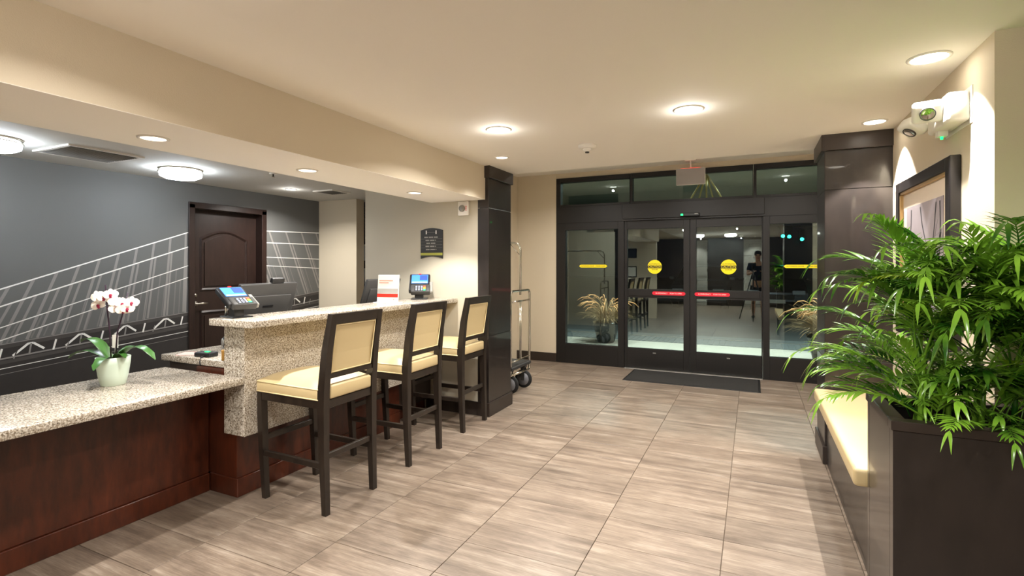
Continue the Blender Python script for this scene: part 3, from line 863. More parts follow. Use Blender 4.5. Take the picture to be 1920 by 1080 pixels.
oleaf((-RT*.95-FW*.1).normalized(), .22, .08, .06, .038)
oleaf((-RT*.75+FW*.2).normalized(), .20, .13, .02, .036)
oleaf((-RT*.4-FW*.8).normalized(), .16, .05, .07, .03)
oleaf((RT*.6+FW*.7).normalized(), .15, .08, .04, .03)
oleaf((RT*.5-FW*.7).normalized(), .12, .06, .03, .024)
s1 = [(-.012, 0, .14), (-.02, -.005, .3), (-.036, -.006, .45), (-.045, -.005, .57)]
s2 = [(.012, .01, .14), (.025, .015, .3), (.06, .02, .42), (.085, .03, .525)]
MB().tube([RT*p[0]+FW*p[1]+Vector((0, 0, p[2])) for p in s1], .004, 7).build('stem', M['stem'], t)
MB().tube([RT*p[0]+FW*p[1]+Vector((0, 0, p[2])) for p in s2], .004, 7).build('stem', M['stem'], t)
def blossom_meshes():
    pet = MB(); lp = MB()
    for a, L_, w in ((90, .032, .013), (210, .03, .013), (330, .03, .013), (10, .034, .022), (170, .034, .022)):
        d = Vector((math.cos(R(a)), 0, math.sin(R(a))))
        path = [d*(.003+L_*u)+Vector((0, -.006*math.sin(u*PI), 0)) for u in (0, .25, .5, .75, 1)]
        vs, fs = blade(path, [w*.3, w*.85, w, w*.8, w*.25], .1, Vector((0, -1, 0)))
        pet.add(vs, fs, True)
    lp.lathe([(.001, -.016), (.006, -.014), (.008, -.006), (.003, 0)], (0, 0, -.004), 10, 'y')
    lp.rbox((0, -.01, -.014), (R(30), 0, 0), (.012, .004, .016), .002)
    return pet.mesh('blossom'), lp.mesh('lip')
pm, lm = blossom_meshes(); pm.materials.append(M['petal']); lm.materials.append(M['lip'])
look = math.atan2(-OR.y, -OR.x)+PI/2
bl = [(-.085, .0, .505), (-.085, .012, .455), (-.055, -.01, .50), (-.015, -.008, .515), (.01, -.005, .475), (.015, .0, .44), (.05, -.01, .465), (.055, -.012, .43), (.105, -.004, .47), (.08, -.016, .438)]
for k, (a, b, z) in enumerate(bl):
    o = obj('blossom', pm, None, t, RT*a+FW*(b-.015)+Vector((0, 0, z)), (R(rr.uniform(-18, 18)), R(rr.uniform(-25, 25)), look+R(rr.uniform(-25, 25))))
    c = obj('lip', lm, None, o)
MB().tube([RT*.012+FW*.02+Vector((0, 0, .14)), RT*.012+FW*.02+Vector((0, 0, .21))], .002, 5).rbox(RT*.012+FW*.02+Vector((0, 0, .245)), (0, 0, math.atan2(.424, .906)), (.034, .002, .075)).build('plant_tag', M['white_plastic'], t)

# ------------------------------------------------------------------ mural print on the left wall
mu = thing('bridge_mural', 'printed grey mural of a cable bridge on the office wall', 'mural', (XM, 2.9, 0))
ML = mu.location
def strip(name, pts, w, m, e):
    """flat printed band on the wall plane along pts [(y,z)..], half-width w, standing e proud"""
    vs = []; fs = []
    n = len(pts)
    for i in range(n):
        y, z = pts[i]; a = pts[max(i-1, 0)]; b = pts[min(i+1, n-1)]
        dy, dz = b[0]-a[0], b[1]-a[1]; l = math.hypot(dy, dz)
        ny, nz = -dz/l*w, dy/l*w
        vs += [(XM+e, y-ny, z-nz), (XM+e, y+ny, z+nz)]
    for i in range(n-1): fs.append((i*2, i*2+1, i*2+3, i*2+2))
    return MB(ML).add(vs, fs).build(name, M[m], mu)
LF = [(1.934, 1.257, 3.446, 1.797), (1.934, 1.122, 3.446, 1.646), (1.934, .957, 3.446, 1.452), (1.934, .857, 3.446, 1.330)]
RF = [(4.319, 1.852, 5.179, 1.874), (4.319, 1.712, 5.179, 1.716), (4.319, 1.539, 5.179, 1.522), (4.319, 1.437, 5.179, 1.400)]
def lerp4(q, y): return q[1]+(q[3]-q[1])*(y-q[0])/(q[2]-q[0])
def side(y): return LF if y < 3.9 else RF
def cz(k, y): return lerp4(side(y)[k], y)
def deck(y): return .829+.0893*(y-1.934) if y < 3.9 else 1.048+.11*(y-4.768)
segs = [(.45, 3.405), (4.349, 5.175)]
for a, b in segs:
    left = b < 4
    top = [(a, deck(a)-.02), (b, deck(b)-.02)]
    MB(ML).add([(XM+.0008, y, z) for y, z in top]+[(XM+.0008, y, 0.02) for y, z in reversed(top)], [(0, 1, 2, 3)]).build('foreground_print', M['mural_dark'], mu)
    strip('deck_print', [(a, deck(a)-.022), (b, deck(b)-.022)], .016, 'mural_mid', .0014)
    strip('deck_edge_print', [(a, deck(a)-.004), (b, deck(b)-.004)], .003, 'mural_band', .0018)
    strip('girder_print', [(a, deck(a)-.116), (b, deck(b)-.116)], .006, 'mural_band', .0018)
    strip('girder_print', [(a, deck(a)-.145), (b, deck(b)-.145)], .014, 'mural_mid', .0016)
    strip('rail_print', [(a, deck(a)-.186), (b, deck(b)-.20)], .0028, 'mural_line', .0018)
    strip('rail_print', [(a, deck(a)-.225), (b, deck(b)-.25)], .0016, 'mural_band', .0018)
    for k in range(4):
        ya_ = a
        while cz(k, ya_) < deck(ya_)+.02: ya_ += .02
        strip('cable_print', [(ya_, cz(k, ya_)), (b, cz(k, b))], .0055 if k < 2 else .004, 'mural_line', .0024)
    for k in range(4):
        y = (a if not left else .60)+(.147, .16, .05, .09)[k] if left else 3.9+.1*k
        while y < b+.6:
            zt = cz(k, y)
            lean = max(.03, .445-.31*(y-2.055)) if left else -.40
            if y <= b and y >= a-.5 and zt > deck(y)+.08:
                f = lambda u: (y-lean*u, zt-u)
                us = [u*.01 for u in range(200) if a+.002 < y-lean*u*.01 < b-.002 and zt-u*.01 > deck(y-lean*u*.01)]
                if len(us) > 4:
                    strip('hanger_print', [f(us[0]), f(us[-1])], (.011, .009, .006, .005)[k], ('mural_band', 'mural_band', 'mural_faint', 'mural_faint')[k], .0010+.0002*k)
            y += (.155 if left else .245)
    y = 2.125 if left else 5.12
    while y-.345 > a+.1: y -= .345
    while y < b-.04:
        z = deck(y)-.032
        strip('truss_print', [(y-.115, z-.085), (y-.02, z-.002), (y+.015, z)], .0085, 'mural_line', .0020)
        strip('truss_print', [(y+.015, z), (min(y+.085, b-.005), z-.055)], .0085, 'mural_line', .0021)
        strip('truss_print', [(y+.0, z), (y-.012, z-.08)], .006, 'mural_band', .0020)
        if y+.17 < b-.02: strip('truss_print', [(y+.165, z+.01), (y+.145, z-.075)], .007, 'mural_line', .0020)
        if y+.26 < b-.02: strip('truss_print', [(y+.255, z-.02), (y+.235, z-.08)], .004, 'mural_band', .0020)
        y += .345+.02*max(0, y-2.1)

# ------------------------------------------------------------------ office door
t = thing('door_3', 'dark wooden office door with arched panel in the mural wall', None, (XM, 3.877, 0), kind='structure')
L = t.location
ya, yb = 3.452, 4.302
MB(L).box(XM-.12, XM+.015, ya-.045, ya+.02, 0, 2.085, .004).build('jamb', M['door_wood'], t)
MB(L).box(XM-.12, XM+.015, yb-.02, yb+.045, 0, 2.085, .004).build('jamb', M['door_wood'], t)
MB(L).box(XM-.12, XM+.015, ya-.045, yb+.045, 2.04, 2.105, .004).build('head', M['door_wood'], t)
slab = MB(L).box(XM-.14, XM-.095, ya+.02, yb-.02, 0.005, 2.04).build('slab', M['door_wood'], t)
xs = XM-.095
def panel(poly, name):
    MB(L).prism(poly, xs+.0005, xs+.008, 'yz').build(name, M['door_wood'], t)
def ring(outer, inner, name, d):
    n = len(outer); vs = [(xs, y, z) for y, z in outer]+[(xs+d, y*.5+inner[i][0]*.5, z*.5+inner[i][1]*.5) for i, (y, z) in enumerate(outer)]+[(xs, y, z) for y, z in inner]
    fs = []
    for k in range(2):
        for i in range(n):
            j = (i+1) % n; fs.append((k*n+i, k*n+j, (k+1)*n+j, (k+1)*n+i))
    MB(L).add(vs, fs).build(name, M['door_wood'], t)
def arch(m, zlo, zhi, rise):
    p = [(ya+m, zlo), (yb-m, zlo), (yb-m, zhi)]
    for i in range(1, 12):
        u = i/12; p.append((yb-m+(ya+m-yb+m)*u, zhi+rise*math.sin(PI*u)))
    return p+[(ya+m, zhi)]
ring(arch(.135, 1.16, 1.74, .09), arch(.17, 1.195, 1.71, .085), 'panel_moulding', .014)
panel(arch(.19, 1.215, 1.69, .08), 'raised_panel')
ring(arch(.135, .2, .95, .0), arch(.17, .235, .915, .0), 'panel_moulding', .014)
panel(arch(.19, .255, .895, .0), 'raised_panel')
h = MB(L).lathe([(.028, xs), (.028, xs+.012), (.01, xs+.014), (.01, xs+.05)], (0, ya+.085, 1.03), 16, 'x').tube([(xs+.045, ya+.085, 1.03), (xs+.047, ya+.14, 1.032), (xs+.044, ya+.2, 1.03)], .009, 8).build('lever_handle', M['nickel'], t)
MB(L).lathe([(.02, xs), (.02, xs+.012), (.001, xs+.013)], (0, ya+.085, 1.12), 14, 'x').build('deadbolt', M['nickel'], t)

# dark slats and brochure pockets in the corridor recess
t = thing('slat_rack', 'dark slatted rack in the corridor recess', 'rack', (-4.42, 5.475, 0))
me = MB().box(-.6, .6, -.02, .02, -.022, .022, .004).mesh('slat'); me.materials.append(M['slat'])
for k in range(44): obj('slat', me, None, t, (0, 0, .1+k*.05))
for k, (z, lab) in enumerate(((1.50, 'upper clear brochure pocket on the dark slats'), (1.18, 'lower clear brochure pocket on the dark slats'))):
    q = thing('brochure_pocket', lab, 'brochure pocket', (-4.68, 5.452, z), 0, 'brochure pockets on the slat rack')
    MB().rbox((0, -.045, .1), (R(14), 0, 0), (.22, .004, .2)).rbox((0, -.03, .01), (0, 0, 0), (.22, .05, .004)).build('pocket', M['acrylic'], q)
    MB().rbox((0, -.032, .12), (R(14), 0, 0), (.2, .006, .2)).build('leaflets', M['white_paper'], q)
t = thing('sprinkler', 'tiny sprinkler head in the office ceiling', 'sprinkler', (-4.05, 3.4, ZO))
MB().lathe([(.035, 0), (.035, -.006), (.012, -.01), (.012, 0)], n=16).build('escutcheon', M['white_plastic'], t)
MB().lathe([(.008, -.006), (.008, -.03), (.018, -.034), (.018, -.038), (.001, -.038)], n=12).build('head', M['nickel'], t)

# ------------------------------------------------------------------ sign wall items
t = thing('directory_sign', 'black arched directory sign with green band on the greige wall', 'sign', (-2.925, YP0, 1.66))
w = .131
top = [(-w+2*w*i/10, .135+.022*math.sin(PI*i/10)) for i in range(11)]
bot = [(w-2*w*i/10, -.15+.022*math.sin(PI*i/10)) for i in range(11)]
MB().prism(top+bot, -.012, 0).build('board', M['sign_black'], t)
MB().box(-w+.001, w-.001, -.0135, -.0122, -.118, -.092).build('green_band', M['sign_green'], t)
for z in (.048, .018, -.012, -.042): MB().box(-w+.002, w-.002, -.0132, -.0122, z-.001, z+.001).build('rule', M['sign_line'], t)
for z, ww in ((.064, .085), (.033, .07), (.003, .06), (-.027, .07), (-.06, .065)):
    n = int(ww/.009); x = -ww
    MBq = MB()
    for k in range(2*n):
        if k % 7 == 5: x += .009; continue
        MBq.box(x, x+.006, -.0133, -.0122, z-.0055, z+.0055); x += .009
    MBq.build('lettering', M['sign_text'], t)
for x in (-.062, .055): MB().box(x-.005, x+.005, -.0136, -.0122, .096, .132).build('logo_bar', M['white_paper'], t)
MB().box(-.055, .05, -.0133, -.0122, .111, .115).build('logo_bar', M['sign_line'], t)
t = thing('fire_strobe', 'white fire alarm strobe on the wall beside the left pillar', 'alarm', (-2.549, YP0, 1.995))
MB().box(-.058, .058, -.03, 0, -.068, .068, .005).build('housing', M['white_plastic'], t)
MB().lathe([(.034, -.03), (.03, -.045), (.015, -.052), (.001, -.053)], (-.01, 0, .0), 20, 'y').build('strobe_lens', M['silver'], t)
text('lettering', 'FIRE', .026, M['red_print'], t, (.036, -.0308, 0), (PI/2, -PI/2, 0))

# ------------------------------------------------------------------ luggage cart
t = thing('luggage_cart', 'chrome luggage cart half hidden behind the left pillar', 'luggage cart', (-2.95, 5.42, 0))
L = t.location
ch = M['chrome']
xe = -2.43; ya, yb = 5.15, 5.68; yc = (ya+yb)/2
MB(L).box(-3.28, xe+.02, ya-.01, yb+.01, .265, .305, .008).build('platform', M['mat_rubber'], t)
def loop(x):
    r = .05; p = [(x, ya, .22)]
    p += [(x, ya, 1.10)]+[(x, ya+r-r*math.cos(a), 1.10+r*math.sin(a)) for a in (PI/6, PI/3, PI/2)]
    p += [(x, yb-r+r*math.sin(a), 1.10+r*math.cos(a)) for a in (0, PI/6, PI/3)]+[(x, yb, 1.10), (x, yb, .30)]
    p += [(x, yb-r+r*math.cos(a), .25-r*math.sin(a)+.0) for a in (0, PI/4, PI/2)]+[(x, ya, .22)]
    return p
for x in (xe, -3.25):
    MB(L).tube(loop(x), .014, 10).build('end_loop', ch, t)
    MB(L).tube([(x, ya, 1.03), (x, yb, 1.03)], .011, 8).build('crossbar', ch, t)
    MB(L).tube([(x, ya, .36), (x, yb, .36)], .009, 8).build('crossbar', ch, t)
    MB(L).tube([(x, yc-.012, .36), (x, yc-.012, 1.03)], .007, 8).tube([(x, yc+.02, .36), (x, yc+.02, 1.03)], .007, 8).build('baluster', ch, t)
    sg = -1 if x == xe else 1
    MB(L).tube([(x, yc, 1.10), (x, yc, 1.62)]+[(x+sg*(.08-.08*math.cos(a)), yc, 1.62+.08*math.sin(a)) for a in (PI/6, PI/3, PI/2)]+[(x+sg*.41, yc, 1.70)], .013, 10).build('hanger_arch', ch, t)
    MB(L).tube([(x, yc, 1.55), (x+sg*.13, yc, 1.69)], .005, 6).build('brace', ch, t)
for x, y in ((-2.47, 5.22), (-2.455, 5.56), (-3.2, 5.22), (-3.2, 5.56)):
    wh = MB(L).lathe([(.03, -.02), (.098, -.018), (.105, -.008), (.105, .008), (.098, .018), (.03, .02)], (x, y, .105), 28, 'y').build('wheel', M['tyre'], t)
    MB(L).lathe([(.001, -.024), (.075, -.022), (.075, .022), (.001, .024)], (x, y, .105), 20, 'y').build('hub', M['hub_grey'], wh)
    MB(L).box(x-.03, x+.03, y-.03, y+.03, .24, .264).box(x-.022, x+.022, y-.034, y-.027, .09, .24).box(x-.022, x+.022, y+.027, y+.034, .09, .24).build('fork', M['grey_plastic'], t)

# ------------------------------------------------------------------ right side: picture, emergency light, bench, planter
t = thing('framed_picture', 'black framed grey branch picture on the right wall', 'picture', (XR, 3.56, 1.0))
L = t.location
y0, y1, z0, z1 = 3.06, 4.07, 1.02, 1.965; fw = .065; xf = XR-.045
for a in ((y0, y0+fw, z0, z1), (y1-fw, y1, z0, z1), (y0+fw, y1-fw, z0, z0+fw), (y0+fw, y1-fw, z1-fw, z1)):
    MB(L).box(xf, XR, a[0], a[1], a[2], a[3], .004).build('frame_member', M['frame_black'], t)
g = fw
for a in ((y0+g, y0+g+.014, z0+g, z1-g), (y1-g-.014, y1-g, z0+g, z1-g), (y0+g, y1-g, z0+g, z0+g+.014), (y0+g, y1-g, z1-g-.014, z1-g)):
    MB(L).box(xf+.008, XR-.005, a[0], a[1], a[2], a[3]).build('gold_fillet', M['gold'], t)
MB(L).box(XR-.02, XR-.012, y0+g, y1-g, z0+g, z1-g).build('matboard', M['matboard'], t)
ai = .17
art = MB(L).box(XR-.0225, XR-.0205, y0+ai, y1-ai, z0+ai, z1-ai).build('print', M['art'], t)
rr = random.Random(11)
def twig(y, z, ang, ln, w, dep):
    pts = [(y, z)]
    for i in range(5):
        ang += rr.uniform(-.35, .35)
        y += math.cos(ang)*ln/5; z += math.sin(ang)*ln/5
        y = min(max(y, y0+ai+.01), y1-ai-.01); z = min(max(z, z0+ai+.01), z1-ai-.01)
        pts.append((y, z))
    vs = []; fs = []
    for i, (a, b) in enumerate(pts):
        ww = w*(1-i/6.5)
        vs += [(XR-.0232, a-ww, b), (XR-.0232, a+ww, b)]
    for i in range(5): fs.append((2*i, 2*i+1, 2*i+3, 2*i+2))
    tw.add(vs, fs)
    if dep:
        for i in range(2, 6): twig(pts[i][0], pts[i][1], ang+rr.uniform(-1, 1), ln*.5, w*.5, dep-1)
tw = MB(L)
for yy in (3.28, 3.34, 3.62, 3.8): twig(yy, z1-ai-.02, -PI/2, .55, .008, 2)
for q in range(9): twig(3.26+.14*rr.random(), z1-ai-.03-.5*rr.random(), -PI/2+rr.uniform(-.8, .8), .3, .012, 1)
tw.build('ink_branches', M['art_ink'], art)

t = thing('emergency_light', 'white twin-head emergency light high on the right wall', 'emergency light', (XR, 3.08, 2.17))
MB().box(-.085, -.002, -.14, .16, -.075, .06, .014, 2).build('housing', M['white_plastic'], t)
MB().box(-.004, 0, -.16, .18, -.09, .075).build('back_plate', M['white_plastic'], t)
MB().box(-.07, -.03, .05, .09, -.10, -.074).build('test_switch', M['white_plastic'], t)
MB().lathe([(.006, -.112), (.006, -.099), (.001, -.099)], (-.05, .07, 0), 10, 'z').build('green_light', M['led_green'], t)
def head(loc, rz, rx):
    from mathutils import Euler
    hd_ = obj('lamp_head', MB().rbox((0, 0, 0), (0, 0, 0), (.12, .07, .095), .018, 3).mesh('lamp_head'), M['white_plastic'], t, loc, (rx, 0, rz))
    obj('reflector', MB().lathe([(.027, -.0355), (.027, -.04), (.024, -.04), (.016, -.036), (.001, -.0355)], (0, 0, 0), 24, 'y').mesh('reflector'), M['chrome'], hd_)
    obj('bezel', MB().lathe([(.031, -.034), (.031, -.041), (.027, -.041), (.027, -.034)], (0, 0, 0), 24, 'y').mesh('bezel'), M['grey_plastic'], hd_)
head((-.135, -.05, -.0), R(-12), R(28))
head((-.13, .20, -.01), R(-70), R(55))
MB().tube([(-.085, -.05, 0), (-.11, -.05, 0)], .018, 10).tube([(-.06, .15, -.01), (-.11, .185, -.01)], .018, 10).build('swivel', M['white_plastic'], t)

t = thing('bench', 'built-in bench with long cream vinyl cushion along the right wall', 'bench', (.66, 3.52, 0))
L = t.location
MB(L).box(.485, XR-.002, 2.665, 4.34, .0, .468, .002).build('base_panel', M['espresso'], t)
MB(L).box(.402, XR-.002, 2.70, 4.335, .47, .55, .016, 3).build('cushion', M['vinyl'], t)

t = thing('planter', 'tall dark espresso planter box holding the palm', 'planter', (1.2, 2.44, 0))
L = t.location
px0, px1, py0, py1, zt = .447, 2.05, 2.215, 2.66, .90
th = .045
MB(L).box(px0, px1, py0, py0+th, 0, zt-.035, .002).build('side_panel', M['espresso'], t)
MB(L).box(px0, px1, py1-th, py1, 0, zt-.035, .002).build('side_panel', M['espresso'], t)
MB(L).box(px0, px0+th, py0+th, py1-th, 0, zt-.035, .002).build('side_panel', M['espresso'], t)
MB(L).box(px1-th, px1, py0+th, py1-th, 0, zt-.035, .002).build('side_panel', M['espresso'], t)
a = .006
for bx_ in ((px0-a, px1+a, py0-a, py0+th), (px0-a, px1+a, py1-th, py1+a), (px0-a, px0+th, py0+th, py1-th), (px1-th, px1+a, py0+th, py1-th)):
    MB(L).box(*bx_, zt-.035, zt, .003).build('rim', M['espresso_trim'], t)
MB(L).box(px0+th, px1-th, py0+th, py1-th, .5, .80).build('soil', M['soil'], t)

# palm ------------------------------------------------------------
def frond_mesh(seed, L_, a0, curve, pairs, ll, lw, petiole):
    r = random.Random(seed)
    n = 18; P = []; p = Vector((0, 0, 0)); ang = a0
    for i in range(n+1):
        P.append(p.copy())
        p = p+Vector((math.cos(ang), 0, math.sin(ang)))*L_/n
        ang -= curve/n*(.4+1.2*i/n)
    m = MB()
    m.tube(P, [.0042*(1-.75*i/n) for i in range(n+1)], 5)
    def at(u):
        f = u*n; i = min(int(f), n-1); return P[i].lerp(P[i+1], f-i), (P[i+1]-P[i]).normalized()
    for k in range(pairs):
        u = petiole+(1-petiole)*(k+.3)/pairs
        q, tg = at(u)
        prof = math.sin(min(1, .28+.75*(k+.5)/pairs)*PI)**.6
        for s in (-1, 1):
            l = ll*prof*r.uniform(.85, 1.12); w = lw*r.uniform(.85, 1.15)*(.6+.4*prof)
            sp = R(r.uniform(40, 56))*(1-.45*k/pairs)
            side = Vector((0, s, 0)); nrm = side.cross(tg)*s
            d = (tg*math.cos(sp)+side*math.sin(sp)+Vector((0, 0, r.uniform(.0, .22)))).normalized()
            path = []; pp = q.copy(); dd = d.copy(); g = r.uniform(.06, .17)
            for j in range(6):
                path.append(pp.copy()); pp = pp+dd*l/5; dd = (dd+Vector((0, 0, -g))).normalized()
            vs, fs = blade(path, [w*.28, w*.85, w, w*.82, w*.45, w*.04], .22)
            m.add(vs, fs, True)
    q, tg = at(1)
    for s in (-1, 1):
        d = (tg+Vector((0, s*.3, 0))).normalized()
        vs, fs = blade([q+d*ll*.5*j/4+Vector((0, 0, -.01*j*j*.4)) for j in range(5)], [lw*.3, lw*.8, lw*.8, lw*.5, lw*.04], .2)
        m.add(vs, fs, True)
    me = m.mesh('frond'); return me
# (seed, length, start angle, curve, pairs, leaflet length, half width, petiole)
FM = [frond_mesh(1, .46, R(66), 1.6, 15, .13, .0078, .32), frond_mesh(2, .50, R(56), 1.5, 16, .135, .0082, .36), frond_mesh(3, .42, R(46), 1.3, 15, .125, .0078, .30),
      frond_mesh(4, .54, R(72), 1.7, 17, .14, .0085, .38), frond_mesh(5, .38, R(36), 1.2, 14, .12, .0078, .26), frond_mesh(6, .48, R(80), 1.0, 13, .135, .0095, .34),
      frond_mesh(8, .44, R(64), 1.4, 9, .14, .0135, .36)]
FY = []
for m_ in FM: m_.materials.append(M['frond'])
for k in (1, 4):
    c = FM[k].copy(); c.materials.clear(); c.materials.append(M['frond_yel']); FY.append(c)
pl = thing('parlor_palm', 'bushy green palm with feathery fronds growing in the planter', 'palm', (1.2, 2.44, .80))
PL = pl.location
rr = random.Random(21)
stems = [(.55, 2.34), (.58, 2.50), (.66, 2.42), (.72, 2.33), (.76, 2.52), (.84, 2.42), (.92, 2.34), (.95, 2.50), (1.04, 2.42), (1.12, 2.34), (1.16, 2.5), (1.26, 2.42)]
def ok(x, y, az, reach):
    for f in (.35, .7, 1):
        ex, ey = x+math.cos(az)*reach*f, y+math.sin(az)*reach*f
        if ex > .74 and ey > 2.57: return False
    return True
nf = 0
for (sx_, sy_) in stems:
    hgt = rr.uniform(.28, .52)
    lean = (rr.uniform(-.04, .04), rr.uniform(-.05, .03))
    pts = [(sx_-PL.x, sy_-PL.y, 0), (sx_-PL.x+lean[0]*.5, sy_-PL.y+lean[1]*.5, hgt*.5), (sx_-PL.x+lean[0], sy_-PL.y+lean[1], hgt)]
    MB().tube(pts, [.011, .009, .007], 7).build('stem', M['frond'], pl)
    for k in range(16):
        for tr in range(20):
            az = rr.uniform(0, 2*PI)
            if ok(sx_, sy_, az, .50): break
        else: continue
        u = rr.random()
        me = rr.choice(FM)
        z = hgt*(.15+.85*u)+.0
        if math.sin(az) < -.3 and z < .34: z += .17
        low = u < .45
        if low: me = rr.choice([FM[2], FM[4], FM[1], FM[4]] if math.sin(az) > -.3 else [FM[0], FM[5], FM[3]])
        elif u > .75: me = rr.choice([FM[0], FM[3], FM[5], FM[6]] if sx_ > .8 else [FM[0], FM[3], FM[1], FM[2]])
        if rr.random() < .045: me = rr.choice(FY)
        o = obj('frond', me, None, pl, (sx_-PL.x+lean[0]*u, sy_-PL.y+lean[1]*u, z), (rr.uniform(-.25, .25), rr.uniform(-.12, .12), az))
        sc = rr.uniform(.82, 1.1); o.scale = (sc, sc, sc); nf += 1
for (sx_, sy_) in stems:
    for k in range(6):
        for tr in range(20):
            az = rr.uniform(0, 2*PI)
            if ok(sx_, sy_, az, .34): break
        else: continue
        o = obj('frond', FM[rr.choice((0, 3, 5, 6, 1))], None, pl, (sx_-PL.x+rr.uniform(-.04, .04), sy_-PL.y+rr.uniform(-.04, .04), rr.uniform(0, .12)), (rr.uniform(-.2, .2), rr.uniform(-.1, .1), az))
        sc = rr.uniform(.6, .8); o.scale = (sc, sc, sc); nf += 1
# fronds arching over the bench side and the front rim
for (x, y, z, az, k, sc) in [(.56, 2.40, .25, PI*.96, 1, 1.0), (.55, 2.44, .16, PI*1.05, 2, 1.05), (.58, 2.34, .08, PI*1.12, 4, 1.05), (.6, 2.5, .3, PI*.85, 0, 1.05), (.56, 2.36, .32, PI*1.2, 3, .9),
                             (.75, 2.3, .06, PI*1.45, 4, .8), (.95, 2.3, .1, PI*1.5, 4, .85), (1.15, 2.3, .2, PI*1.55, 2, .95), (.8, 2.32, .3, PI*1.35, 1, .95), (1.0, 2.34, .42, PI*1.48, 6, 1.0),
                             (1.15, 2.36, .4, PI*1.6, 6, 1.05), (.7, 2.42, .4, PI*.98, 5, 1.05), (.85, 2.44, .42, PI*1.1, 6, 1.0), (1.12, 2.42, .38, PI*.1-.3, 5, 1.25)]:
    o = obj('frond', FM[k], None, pl, (x-PL.x, y-PL.y, z), (0, 0, az)); o.scale = (sc, sc, sc)

# ------------------------------------------------------------------ outside
struct('ground', MB().box(-20, 20, YD+.06, 9.96, -.2, -.01).build('ground_slab', M['concrete']) and MB().box(-20, 20, 9.96, 60, -.3, -.02), M['asphalt'], 'dark driveway outside the entrance')
g0 = bpy.data.objects['ground_slab']; g0.name = 'pavement'; tag(g0, 'pale concrete pavement just outside the doors', kind='structure')
t = thing('drain_grate', 'long grey drainage grate in the pavement outside', 'grate', (-1, 10.6, -.02))
MB().box(-6, 6, -.6, .6, 0, .008).build('frame', M['grate'], t)
MB().box(-6, 6, .12, .18, .008, .014).build('edge_strip', M['metal_strip'], t)
bar = MB().box(-.03, .03, -.58, .10, .008, .013).mesh('bar'); bar.materials.append(M['grate'])
for k in range(70): obj('bar', bar, None, t, (-3.4+k*.1, 0, 0))
struct('canopy_ceiling', MB().box(-8, 6, YD+.2, 17, 3.3, 3.5), M['paint_grey'], 'entrance canopy ceiling outside')
for k, (x, y, lab) in enumerate([(-2.2, 9.2, 'canopy light outside left of the doors'), (.6, 9.2, 'canopy light outside right of the doors'), (3.2, 9.2, 'canopy light outside beyond the right sidelight')]):
    can(lab, x, y, 3.3, .1, M['lens_out'], 'canopy lights', P_OUT, (.9, 1, .95))

def grass_pot(label, x, y, s, seed):
    t = thing('potted_grass', label, 'potted grass', (x, y, -.01))
    r = random.Random(seed)
    MB().lathe([(.001, 0), (.13*s, 0), (.15*s, .02), (.2*s, .2*s), (.225*s, .33*s), (.235*s, .37*s), (.21*s, .37*s), (.2*s, .33*s), (.001, .33*s)], n=32).build('pot', M['pot_black'], t)
    bl_ = MB()
    for k in range(520):
        a = r.uniform(0, 2*PI); l = r.uniform(.3, .62)*s; q = r.uniform(0, .12)*s; e = r.uniform(.7, 1.45)
        path = []; p = Vector((q*math.cos(a), q*math.sin(a), .34*s))
        for i in range(6):
            path.append(p.copy()); p = p+Vector((math.cos(a)*math.cos(e), math.sin(a)*math.cos(e), math.sin(e)))*l/5; e -= r.uniform(.15, .42)
        vs, fs = blade(path, [.003, .005, .005, .004, .003, .0005], .2); bl_.add(vs, fs)
    o = bl_.build('grass_blades', M['grass_leaf'], t); o['kind'] = 'stuff'
    for k in range(44):
        a = r.uniform(0, 2*PI); l = r.uniform(.5, .85)*s; e = r.uniform(1.05, 1.5)
        p = Vector((0, 0, .34*s)); P = []
        for i in range(9):
            P.append(p.copy()); p = p+Vector((math.cos(a)*math.cos(e), math.sin(a)*math.cos(e), math.sin(e)))*l/8; e -= .04+.075*i
        st = MB().tube(P[:6], .002, 4).build('stalk', M['grass_leaf'], t)
        MB().tube(P[5:], [.003, .008, .008, .003], 6).build('plume', M['plume'], st)
grass_pot('dark potted grass with tan plumes outside the left sidelight', -2.5, 9.5, 1.05, 1)
grass_pot('dark potted grass with tan plumes outside the right sidelight', .98, 8.75, 1.15, 2)

